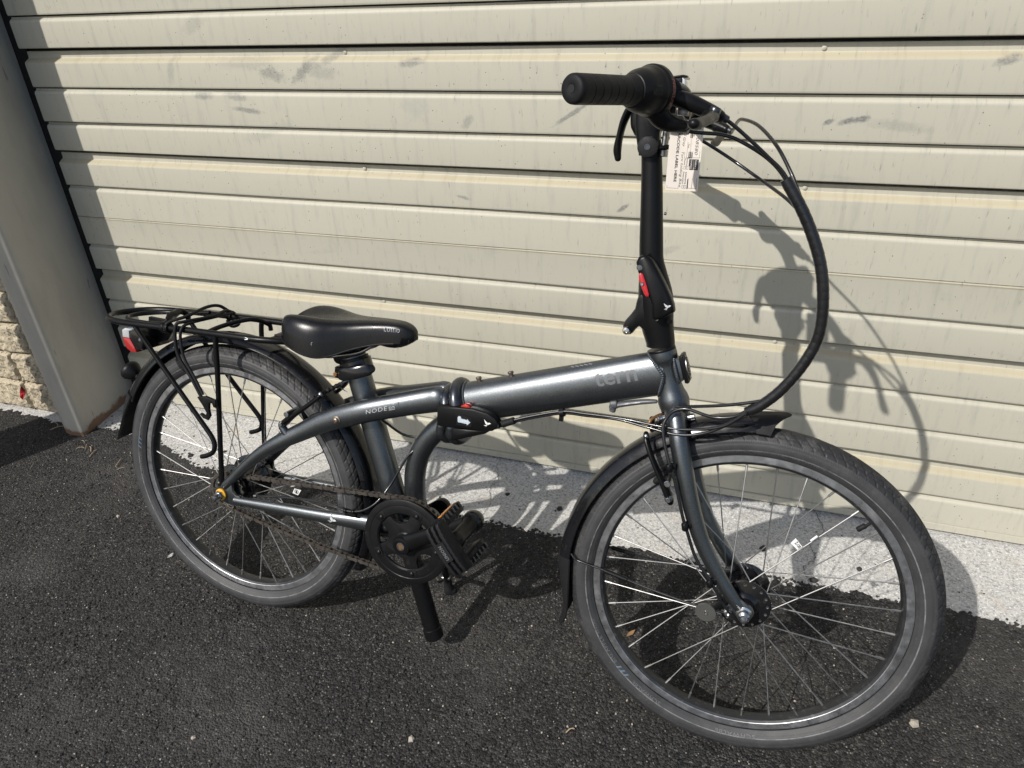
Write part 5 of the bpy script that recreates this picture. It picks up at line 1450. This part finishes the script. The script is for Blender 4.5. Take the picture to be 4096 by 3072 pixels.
# rear: pivots on the stays, arms pointing up and forward
ra = A3([.70, 0, .71]); rb = A3([.71, 0, -.70])
vbrake(lambda p: A3([158, 0, 484]) + rb * p[0] * -1 + A3([0, 1, 0]) * p[1] + ra * p[2] * .98, False)
mb = MB(); mb.cyl((153, -58, 478), (166, -58, 462), 7.5, 14, bev=1.5); mb.cyl((153, 58, 478), (166, 58, 462), 7.5, 14, bev=1.5); part('brake_boss', mb, M['paint'])
mb = MB(); P_ = [A3([236, -30, 552]), A3([258, -8, 565])]
d_ = (P_[1] - P_[0]) / np.linalg.norm(P_[1] - P_[0]); L = np.linalg.norm(P_[1] - P_[0])
prof = []
for k in range(9): prof += [(3.6 if k % 2 else 5.6 - k * .1, L * k / 8)]
mb.lathe(prof, tuple(P_[0]), tuple(d_), 14); part('noodle_boot', mb, M['rubber'])
mb = MB(); mb.tube([(256, -10, 564), (262, -2, 569), (272, 6, 572), (288, 14, 571), (310, 18, 560)], 2.9, 10, smooth=6); part('brake_noodle', mb, M['chrome'])
mb = MB(); mb.tube([(228, -44, 549), (238, -28, 552)], 1.0, 6); mb.tube([(262, -14, 560), (270, -14, 556), (276, -12, 553)], .9, 6, smooth=3); part('brake_wire', mb, M['chrome'])

# ---- crankset
BB = A3([433, 0, 297])
def pl(r, a): return (BB[0] + r * math.cos(a), BB[2] + r * math.sin(a))
ck_ = bpy.data.objects.new('chainset', None); COL.objects.link(ck_); ck_.parent = bike
mb = MB(); mb.lathe([(57, -70), (57.5, -73), (60, -75.2), (74, -75.6), (75, -75.2), (76, -75.8), (84.5, -75.2), (87.4, -73.8), (88, -72), (86.6, -70), (76, -69.2), (60, -69)], (BB[0], 0, BB[2]), (0, 1, 0), 96, True)
part('chain_guard', mb, M['plastic'], ck_, False, None, 30)
mb = MB(); pr = []
nt_ = 42
for k in range(nt_ * 4):
    a = 2 * math.pi * k / (nt_ * 4); pr.append(pl(85.5 if k % 4 in (0, 1) else 81.5, a))
outer = pr; n = len(pr)
inner = [pl(68, 2 * math.pi * k / n) for k in range(n)]
mb.rings([[A3([p[0], y, p[1]]) for p in q] for y, q in ((-60, inner), (-60, outer), (-57.5, outer), (-57.5, inner))], loop=True)
part('chainring', mb, M['satin'], ck_)
mb = MB(); poly = []
a0 = math.radians(31)
for k in range(5):
    c = a0 + math.radians(36) + k * 2 * math.pi / 5
    for da, r in ((-36, 37), (-26, 38.5), (-19, 43), (-15.5, 50), (-13.5, 59), (-11, 67), (-5, 71), (0, 72), (5, 71), (11, 67), (13.5, 59), (15.5, 50), (19, 43), (26, 38.5)):
        poly.append(pl(r, c + math.radians(da)))
mb.prism(poly, -72.5, -63, 1.6)
mb.lathe([(20, -64), (21, -73), (18, -76), (12, -78)], (BB[0], 0, BB[2]), (0, 1, 0), 32)
part('spider', mb, M['plastic'], ck_)
for k in range(5):
    c = a0 + math.radians(36) + k * 2 * math.pi / 5
    q = pl(65.5, c); mb = MB(); mb.prism([pl(59, c - .14), pl(62, c - .17), pl(72, c - .17), pl(75, c - .12), pl(75, c + .12), pl(72, c + .17), pl(62, c + .17), pl(59, c + .14)], -76.2, -68, 1.4); part('guard_tab', mb, M['plastic'], ck_)
    mb = MB(); mb.lathe([(.1, -79.6), (2.2, -79.2), (4.2, -77.8), (4.6, -76), (4.6, -72)], (q[0], 0, q[1]), (0, 1, 0), 16); part('guard_bolt', mb, M['plastic'], ck_)
CE = A3([583, -98, 389])
def crank(s, ang):
    ca, sa = math.cos(ang), math.sin(ang)
    R = np.array([[ca, 0, -sa], [0, 1, 0], [sa, 0, ca]])
    mb = MB(); L = 175
    P_ = [BB + R @ A3([t, 0, 0]) + A3([0, s * y, 0]) for t, y in ((-2, 82), (25, 84), (70, 88), (120, 92), (160, 95), (L, 96))]
    mb.tube(P_, [19, 16, 14, 12.5, 12.5, 13.5], 20, [8.5, 8.5, 8, 7.5, 7, 7.5], True, 6, roundcap=True)
    c_ = part('crank_arm', mb, M['satin'], None, False)
    mb = MB(); mb.lathe([(18.4, s * 76), (18.6, s * 88), (17, s * 91.5), (12, s * 92.3), (11.5, s * 91.6), (8.4, s * 91.4)], tuple(BB), (0, 1, 0), 32); part('crank_boss', mb, M['satin'], c_)
    mb = MB(); mb.lathe([(8.4, s * 92), (8, s * 92.8), (5.0, s * 92.8), (4.8, s * 91)], tuple(BB), (0, 1, 0), 20); part('crank_bolt', mb, M['steel'], c_)
    mb = MB(); mb.lathe([(4.9, s * 92.4), (4.4, s * 91), (.1, s * 90.6)], tuple(BB), (0, 1, 0), 16); part('bolt_socket', mb, M['copper'], c_)
    mb = MB(); mb.lathe([(.1, s * 88.5), (12, s * 89), (14.2, s * 91), (14.6, s * 96), (14.2, s * 103), (11, s * 106)], tuple(BB + R @ A3([L, 0, 0])), (0, 1, 0), 24); part('crank_end', mb, M['satin'], c_)
    return BB + R @ A3([L, 0, 0])
ang = math.atan2(92, 149)
pc = crank(-1, ang); pc2 = crank(1, ang + math.pi)
def pedal(c, s, tilt):
    """flat cage pedal, spindle along y; tilt of the tread line in the x,z plane"""
    t = A3([math.cos(tilt), 0, math.sin(tilt)]); n_ = A3([-math.sin(tilt), 0, math.cos(tilt)])
    F = lambda a, b_, y: c * A3([1, 0, 1]) + t * a + n_ * b_ + A3([0, s * y, 0])
    root = bpy.data.objects.new('pedal', None); COL.objects.link(root); root.parent = bike
    def add(name, mb, mat, ang_=38): return part(name, mb, mat, root, False, None, ang_)
    mb = MB(); mb.lathe([(10, 104), (14.5, 108), (15, 113), (13.5, 118), (13, 160), (15, 168), (15, 186), (12, 192), (.1, 193)], tuple(c * A3([1, 0, 1])), (0, s, 0), 24); add('spindle_barrel', mb, M['plastic'])
    mb = MB(); mb.lathe([(.1, 82), (9, 83), (15.5, 87), (19, 94), (19.5, 101), (18, 109), (14, 113)], tuple(c * A3([1, 0, 1])), (0, s, 0), 22); add('spindle_cover', mb, M['gloss'])
    Rm = np.stack([t, n_, A3([0, s, 0])], 1)
    # two long side bars with teeth, rounded outer end
    for q in (-1, 1):
        mb = MB()
        mb.prism([(-9, 118), (9, 118), (9, 196), (4, 203), (-9, 203)] if q > 0 else [(-9, 118), (9, 118), (9, 203), (-4, 203), (-9, 196)], -11, 11, 2.2, tuple(c * A3([1, 0, 1]) + t * q * 38), np.stack([t, n_, A3([0, s, 0])], 1))
        add('side_bar', mb, M['plastic'])
        for k in range(6):
            for side_ in (-1, 1):
                mb = MB(); mb.box(tuple(F(q * 42, side_ * 11.8, 124 + k * 12.5)), (9, 4.2, 3.4), np.stack([t, A3([0, s, 0]), n_], 1) if False else np.stack([t, n_, A3([0, s, 0])], 1), .8)
                add('tooth', mb, M['hinge'])
        mb = MB(); mb.box(tuple(F(q * 47.4, 0, 152)), (1.6, 7.5, 46), np.stack([t, n_, A3([0, s, 0])], 1), .5); add('reflector', mb, M['orange'])
        for k in (0, 1):
            mb = MB(); mb.box(tuple(F(q * 33, -11.1, 138 + k * 26)), (7, .8, 17), np.stack([t, n_, A3([0, s, 0])], 1)); add('slot', mb, M['matblack'])
            mb = MB(); mb.box(tuple(F(q * 33, 11.1, 138 + k * 26)), (7, .8, 17), np.stack([t, n_, A3([0, s, 0])], 1)); add('slot', mb, M['matblack'])
    mb = MB(); mb.prism([(-40, 188), (40, 188), (44, 195), (38, 203), (24, 207), (-24, 207), (-38, 203), (-44, 195)], -4.5, 4.5, 1.5, tuple(c * A3([1, 0, 1])), np.stack([t, n_, A3([0, s, 0])], 1))
    add('end_bar', mb, M['plastic'])
    for b_ in (-11, 0, 11):
        zz_ = [(-45 + k * 4.5, 207 + 7 * math.sqrt(max(0, 1 - ((-45 + k * 4.5) / 46) ** 2)) + (.7 if k % 2 else -.6)) for k in range(21)]
        mb = MB(); mb.prism([(-45, 186), (45, 186)] + zz_[::-1], -3.0, 3.0, .8, tuple(c * A3([1, 0, 1]) + n_ * b_), np.stack([t, n_, A3([0, s, 0])], 1)); add('end_rib', mb, M['rubber'])
    mb = MB(); mb.prism([(-17, 206), (17, 206), (17, 217), (-17, 217)], -9, 9, 3, tuple(c * A3([1, 0, 1])), np.stack([t, n_, A3([0, s, 0])], 1)); ep = add('name_boss', mb, M['rubber'])
    mb = MB(); lettering('UNION', 9, lambda u, v: F(13 - u, 3.2 - v, 217.4), .02, 1.1, 0, mb, 26)
    link('lettering', fin(mb).mesh('lettering', M['decalfaint'], False), ep)
    mb = MB(); mb.prism([(-30, 180), (30, 180), (33, 190), (-33, 190)], -4, 4, 1.5, tuple(c * A3([1, 0, 1])), np.stack([t, n_, A3([0, s, 0])], 1)); add('end_web', mb, M['plastic'])
pedal(pc, -1, math.radians(-53)); pedal(pc2, 1, math.radians(-40))

# chain: plates and rollers in a closed run
def chain_path():
    c1, r1, c2, r2 = A3([0, RW]), 38.5, A3([BB[0], BB[2]]), 83.0
    d = c2 - c1; D = np.linalg.norm(d); base = math.atan2(d[1], d[0]); be = math.asin((r2 - r1) / D)
    pts = []
    at = base + math.pi / 2 + be; ab = base - math.pi / 2 - be
    for a in np.linspace(at, ab + 2 * math.pi, 30): pts.append(c1 + r1 * A3([math.cos(a), math.sin(a)]))
    # lower run with a little sag
    pA, pB = pts[-1], c2 + r2 * A3([math.cos(ab), math.sin(ab)])
    for f in np.linspace(.03, .97, 30): pts.append(pA + (pB - pA) * f + A3([0, -9 * 4 * f * (1 - f)]))
    for a in np.linspace(ab, at, 60): pts.append(c2 + r2 * A3([math.cos(a), math.sin(a)]))
    pA, pB = pts[-1], pts[0]
    for f in np.linspace(.03, .97, 30): pts.append(pA + (pB - pA) * f)
    return pts
cp_ = chain_path(); cp_.append(cp_[0])
cum = [0]
for a, b_ in zip(cp_, cp_[1:]): cum.append(cum[-1] + np.linalg.norm(b_ - a))
nl = int(round(cum[-1] / 12.7)); nl -= nl % 2
def cpos(s):
    s = s % cum[-1]; i = int(np.searchsorted(cum, s, 'right')) - 1; i = min(i, len(cp_) - 2)
    f = (s - cum[i]) / (cum[i + 1] - cum[i] + 1e-9); p = cp_[i] + (cp_[i + 1] - cp_[i]) * f
    y = -50.3 - 8.4 * min(1, max(0, p[0] / BB[0])); return A3([p[0], y, p[1]])
mb = MB()
for k in range(nl):
    a = cpos(cum[-1] * k / nl); b_ = cpos(cum[-1] * (k + 1) / nl); d = b_ - a; L = np.linalg.norm(d); d /= L; u = A3([-d[2], 0, d[0]])
    off = 4.2 if k % 2 else 2.7
    ol = []
    for ang_ in (-150, -110, -70, -30): ol.append((L + 4.3 * math.cos(math.radians(ang_ + 90)) , 4.3 * math.sin(math.radians(ang_ + 90)))) if False else None
    ol = []
    for q in range(7): t_ = math.radians(-70 + q * 140 / 6); ol.append((L + 4.4 * math.cos(t_), 4.4 * math.sin(t_)))
    ol.append((L / 2, 2.7))
    for q in range(7): t_ = math.radians(110 + q * 140 / 6); ol.append((4.4 * math.cos(t_), 4.4 * math.sin(t_)))
    ol.append((L / 2, -2.7))
    for s in (-1, 1):
        y0 = s * off
        mb.rings([[a + d * x + u * z + A3([0, yy_, 0]) for x, z in ol] for yy_ in (y0 - .55, y0 + .55)])
    mb.cyl(tuple(a + A3([0, -5.2, 0])), tuple(a + A3([0, 5.2, 0])), 1.8, 7); mb.cyl(tuple(a + A3([0, -2.4, 0])), tuple(a + A3([0, 2.4, 0])), 3.7, 8)
part('chain', mb, M['chain'], None, False, None, 30)

# ---- kickstand on the far side
kb = MB(); kb.tube([(398, 40, 282), (402, 60, 262), (408, 95, 205), (412, 128, 140), (414, 150, 85), (414, 160, 62)], [9, 9, 8, 7.5, 7.5, 7.5], 14, smooth=5); kb.box((392, 42, 284), (44, 40, 22), None, 5)
ks = part('kickstand', kb, M['satin'])
mb = MB(); mb.tube([(414, 157, 74), (413.5, 161, 58), (415, 164, 44), (419, 168, 38)], [9, 10, 13, 12], 16, [9, 10, 12, 14], smooth=4, roundcap=True); part('stand_foot', mb, M['rubber'], ks)
mb = MB(); mb.cyl((404, 148, 82), (424, 150, 84), 4.5, 12, bev=1); part('stand_bolt', mb, M['steel'], ks)
mb = MB(); mb.ball((412, 96, 272), 15, 16, (1.1, 1, .9)); part('stand_head', mb, M['gloss'], ks)

# ---- luggage rack
rk = bpy.data.objects.new('luggage_rack', None); COL.objects.link(rk); rk.parent = bike
def rpart(name, pts, r, mat='satin', sm=6, **kw):
    mb = MB(); mb.tube(pts, r, 14, smooth=sm, **kw); return part(name, mb, M[mat], rk)
HW = 67
loop_ = [(180, -26, 644), (168, -46, 647), (140, -60, 648.5), (100, -HW, 648.5), (0, -HW, 647.5), (-100, -HW, 645.5), (-190, -HW, 643), (-240, -62, 641.5), (-278, -46, 640), (-299, -20, 639), (-304, 0, 639), (-299, 20, 639), (-278, 46, 640), (-240, 62, 641.5), (-190, HW, 643), (-100, HW, 646), (0, HW, 648), (100, HW, 648.5), (140, 60, 648.5), (168, 46, 647), (180, 26, 644)]
rpart('rack_rail', loop_, 6.6)
rpart('rack_inner_rail', [(-110, -61, 650), (-150, -58, 646), (-215, -46, 642), (-250, -24, 640), (-258, 0, 640), (-250, 24, 640), (-215, 46, 642), (-150, 58, 646), (-110, 61, 650)], 5.0)
rpart('rack_cross_bar', [(-8, -HW, 645), (-6, -30, 650), (7, 5, 655), (25, 28, 658), (36, 42, 654), (42, 55, 646), (44, 62, 640), (44, 64, 630)], 4.6)
rpart('rack_cross_bar', [(100, -HW, 646), (108, -30, 638), (108, 30, 638), (100, HW, 646)], 4.4)
for s in (-1, 1):
    f = lambda P: [(x, y * s, z) for x, y, z in P]
    rpart('rack_strut', f([(19, -HW, 643), (17, -67, 625), (15, -67, 563), (5, -67, 400), (3, -68, 340), (0, -68.5, 323)]), 5.2)
    mb = MB(); mb.prism([(-8, 318), (7, 317), (9, 360), (5, 376), (0, 360)], s * 69 - 1.8, s * 69 + 1.8, .8); part('strut_end', mb, M['satin'], rk)
    rpart('rack_strut', f([(-186, -HW, 641), (-181, -67, 632), (-126, -67, 564), (-70, -68, 497.7), (-20, -70, 441), (-9, -71, 427), (-4, -72, 415), (-6, -73, 402), (-14, -74, 393), (-28, -75, 386), (-37, -75, 383)]), 5.0, roundcap=True)
mb = MB(); mb.prism([(112, 646), (178, 650), (174, 640), (166, 624), (150, 622), (118, 634)], -14, 14, 2.5); mb.box((164, -12, 634), (16, 12, 18), None, 2); part('rack_bracket', mb, M['plastic'], rk)
mb = MB(); mb.lathe([(7.4, 0), (7.4, 2), (5.4, 5), (2.4, 5.4), (2.2, 3.6), (.1, 3.6)], (160, -16, 641), (0, -.3, 1), 14); part('bracket_bolt', mb, M['chrome'], rk)
mb = MB(); mb.prism([(66, 650.4), (72, 648), (96, 647.6), (101, 650), (96, 652.4), (72, 652.6)], -69.5, -66.0, .3, smooth=2); mb.mapv(lambda p: A3([p[0], -HW - 6.75 * math.cos((p[2] - 648.5) / 6.7), 648.2 + 6.75 * math.sin((p[2] - 648.5) / 6.7)]))
part('bare_metal_patch', mb, M['white'], rk)
# rear light and its bracket plate
mb = MB(); mb.prism([(-214, 642), (-170, 640), (-150, 622), (-170, 596), (-208, 584), (-222, 600)], -5, 5, 1.5); part('light_plate', mb, M['satin'], rk)
rl = bpy.data.objects.new('rear_light', None); COL.objects.link(rl); rl.parent = bike
mb = MB(); mb.prism([(-205, 627), (-236, 622), (-240, 600), (-232, 582), (-214, 577), (-200, 580), (-196, 596), (-198, 618)], -44, 44, 4); part('light_body', mb, M['gloss'], rl)
for nm, pz, mt_ in (('clear_lens', [(-204, 628.5), (-236, 625), (-247, 619), (-248, 603), (-229, 603), (-228, 618), (-206, 625)], 'clearlens'), ('red_lens', [(-248, 602.6), (-246, 590), (-240, 579), (-229, 573), (-214, 574), (-219, 586), (-229, 602.6)], 'redlens')):
    mb = MB(); mb.prism(pz, -46, 46, 2); part(nm, mb, M[mt_], rl)
mb = MB(); mb.lathe([(6, 0), (6, -4), (3, -7), (.1, -7)], (-196, -44, 604), (0, 1, 0), 6); part('light_nut', mb, M['chrome'], rl)

# ---- elastic strap hooked over the rack
ls = bpy.data.objects.new('elastic_strap', None); COL.objects.link(ls)
ls.matrix_world = BM
ls['label'] = 'black elastic luggage strap with plastic hook looped over the rack'; ls['category'] = 'luggage strap'
def spart(name, pts, r, mat='rubber', ry=None):
    mb = MB(); mb.tube(pts, r, 10, ry, False, 7); return part(name, mb, M[mat], ls)
spart('band', [(-17.9, -80, 515.4), (-39.9, -80, 553.9), (-64.9, -80, 591.7), (-70.5, -80, 624.3), (-67.3, -77, 657.1), (-56.2, -66, 662.9), (-37.4, -10, 664.6), (-50.1, 40, 664.7), (-54.8, 68, 656)], 3.4)
spart('band', [(-100, -75, 641), (-95.6, -68, 656.8), (-72.7, -40, 667.1), (-79.8, 20, 673), (-74.4, 50, 671.1), (-64, 68, 656.7)], 3.4)
spart('band', [(-58.4, -64, 655.5), (-61.5, -20, 656.9), (-69.9, 30, 656.9), (-68.7, 62, 650.2)], 3.2)
spart('band', [(-10, -84, 524), (-28, -83, 556), (-50, -82, 592), (-57, -80, 625), (-55, -77, 650), (-50, -60, 659), (-40, 0, 661), (-48, 60, 657)], 3.0)
for cx_ in (-108, -98):
    mb = MB(); mb.lathe([(7.0, -5), (10.6, -4.4), (11.2, 0), (10.6, 4.4), (7.0, 5)], (cx_, -HW, 646), (1, 0, .05), 22, True); part('rail_clip', mb, M['satin'], ls)
mb = MB(); mb.tube([(-104, -62, 656), (-112, -45, 664), (-116, -30, 664), (-121, -12, 666), (-117, 0, 660), (-112, 2, 650)], [5, 6.5, 7, 7, 5, 4], 12, [8, 8, 8, 7, 6, 5], smooth=5, roundcap=True); part('strap_buckle', mb, M['satin'], ls)
mb = MB(); mb.lathe([(7.0, -7), (10.4, -6), (11, 0), (10.4, 6), (7.0, 7)], (-60, HW, 648), (1, 0, .02), 20, True); mb.tube([(-62, 60, 640), (-58, 58, 632), (-46, 56, 630), (-36, 58, 634), (-34, 60, 640)], 4.6, 10, smooth=5); part('rail_clip', mb, M['satin'], ls)
mb = MB(); mb.prism([(-28, 516), (-6, 521), (18, 516), (17, 500), (11, 500), (8, 508), (1, 507), (-1, 493), (1, 480), (-6, 470), (-18, 473), (-26, 480), (-22, 483), (-12, 478), (-8, 486), (-16, 500)], -83, -76, 2.2); part('strap_hook', mb, M['plastic'], ls)

# ---- paper tag hanging from the handlebar
tg = bpy.data.objects.new('paper_tag', None); COL.objects.link(tg); tg.matrix_world = BM
tg['label'] = 'cream paper property tag with printed boxes and handwriting hanging beside the handlebar column'; tg['category'] = 'tag'
TX0, TX1, TZ0, TZ1 = 840.5, 888.5, 1060.0, 961.0
def tagpt(u, v, off=0.0):
    """u down the tag (0..99), v across (0..48) to the right"""
    x = TX0 + v + (u / 99.0) * 1.0; z = TZ0 - u
    y = -22 - 2.4 * math.sin(u / 99 * math.pi) + 1.8 * math.sin(v / 48 * 3.0) - off
    return (x, y, z)
mb = MB(); nu, nv = 20, 10
for off in (0, .4):
    vs = [tagpt(99 * i / nu, 1 + 47 * j / nv, -off) for i in range(nu + 1) for j in range(nv + 1)]
    fs = [(i * (nv + 1) + j, i * (nv + 1) + j + 1, (i + 1) * (nv + 1) + j + 1, (i + 1) * (nv + 1) + j) for i in range(nu) for j in range(nv)]
    mb.add(vs, fs if off == 0 else [f[::-1] for f in fs])
def tpart(name, mb, mat): return link(name, fin(mb, True).mesh(name, M[mat], False), tg)
tpart('paper', mb, 'paper')
def tl(txt, u, v, size, width=None, bold=0.0, mb=None, shear=0.0):
    return lettering(txt, size, lambda a, b_: tagpt(u + a, v + b_, .35), bold, 1.0, shear, mb, width)
def bar(mb, u0, u1, v0, v1, off=.3):
    mb.add([tagpt(u0, v0, off), tagpt(u1, v0, off), tagpt(u1, v1, off), tagpt(u0, v1, off)], [(0, 1, 2, 3)])
def frame(mb, u0, u1, v0, v1, w=.35):
    bar(mb, u0, u1, v0, v0 + w); bar(mb, u0, u1, v1 - w, v1); bar(mb, u0, u0 + w, v0, v1); bar(mb, u1 - w, u1, v0, v1)
mb = MB()
tl('BARCODE LABEL HERE', 14, 12.2, 5.2, 73, .02, mb)
frame(mb, 3, 96, 3.0, 19.5, .25)
frame(mb, 12, 52, 35.5, 46.0); bar(mb, 12, 53, 34.3, 35.3); frame(mb, 54, 95, 33, 45.5); bar(mb, 54, 96, 31.8, 33)
bar(mb, 54, 95, 38.7, 39.1); bar(mb, 54, 69, 39.1, 45.2); bar(mb, 54, 69, 33.2, 38.4)
frame(mb, 12, 53, 24.5, 31.6, .25); bar(mb, 14, 53, 30, 33.6); bar(mb, 30, 53, 27.4, 27.7)
for u, v in ((64, 25), (64, 28.5), (91, 24.5), (91, 28)): frame(mb, u, u + 4.5, v, v + 2.8, .28)
tl('Evidence', 52, 28.2, 2.9, 11.5, 0, mb); tl('Found', 54, 24.8, 2.9, 8, 0, mb); tl('Safekeeping', 72, 28.2, 2.9, 17, 0, mb); tl('Destruction', 72, 24.6, 2.9, 17, 0, mb)
tl('Time:', 33, 28.2, 2.4, 6, 0, mb); tl('Case #:', 4, 42.2, 3.0, 10, 0, mb)
tpart('printing', mb, 'ink')
mb = MB()
lettering('Control #:', 3.6, lambda a, b_: tagpt(55 + a, 40.6 + b_, .7), .01, 1, 0, mb, 13); lettering('Location:', 3.6, lambda a, b_: tagpt(55 + a, 34.4 + b_, .7), .01, 1, 0, mb, 13)
lettering('Recovery Information', 3.0, lambda a, b_: tagpt(15 + a, 30.8 + b_, .7), .01, 1, 0, mb, 36)
tpart('reversed_printing', mb, 'paper')
mb = MB()
tl('08580', 24, 38.6, 6.2, 24, -.008, mb, .2); tl('# 8 Grey', 13, 20.4, 5.0, 24, -.008, mb, .25); tl('Tern folding Bike', 44, 20.0, 5.0, 50, -.008, mb, .25)
tpart('handwriting', mb, 'ink')
mb = MB(); mb.tube([(866, -26, 1052), (868, -30, 1062), (868, -24, 1076), (858, -26, 1090), (850, -30, 1082), (856, -26, 1068), (864, -24, 1054)], 1.0, 6, smooth=5); tpart('string', mb, 'straw')

# nothing sits deeper than thing > part > sub-part
def depth(o):
    n = 1
    while o.parent: o = o.parent; n += 1
    return n
for o in list(bpy.data.objects):
    while o.parent and depth(o) > 3:
        o.parent = o.parent.parent
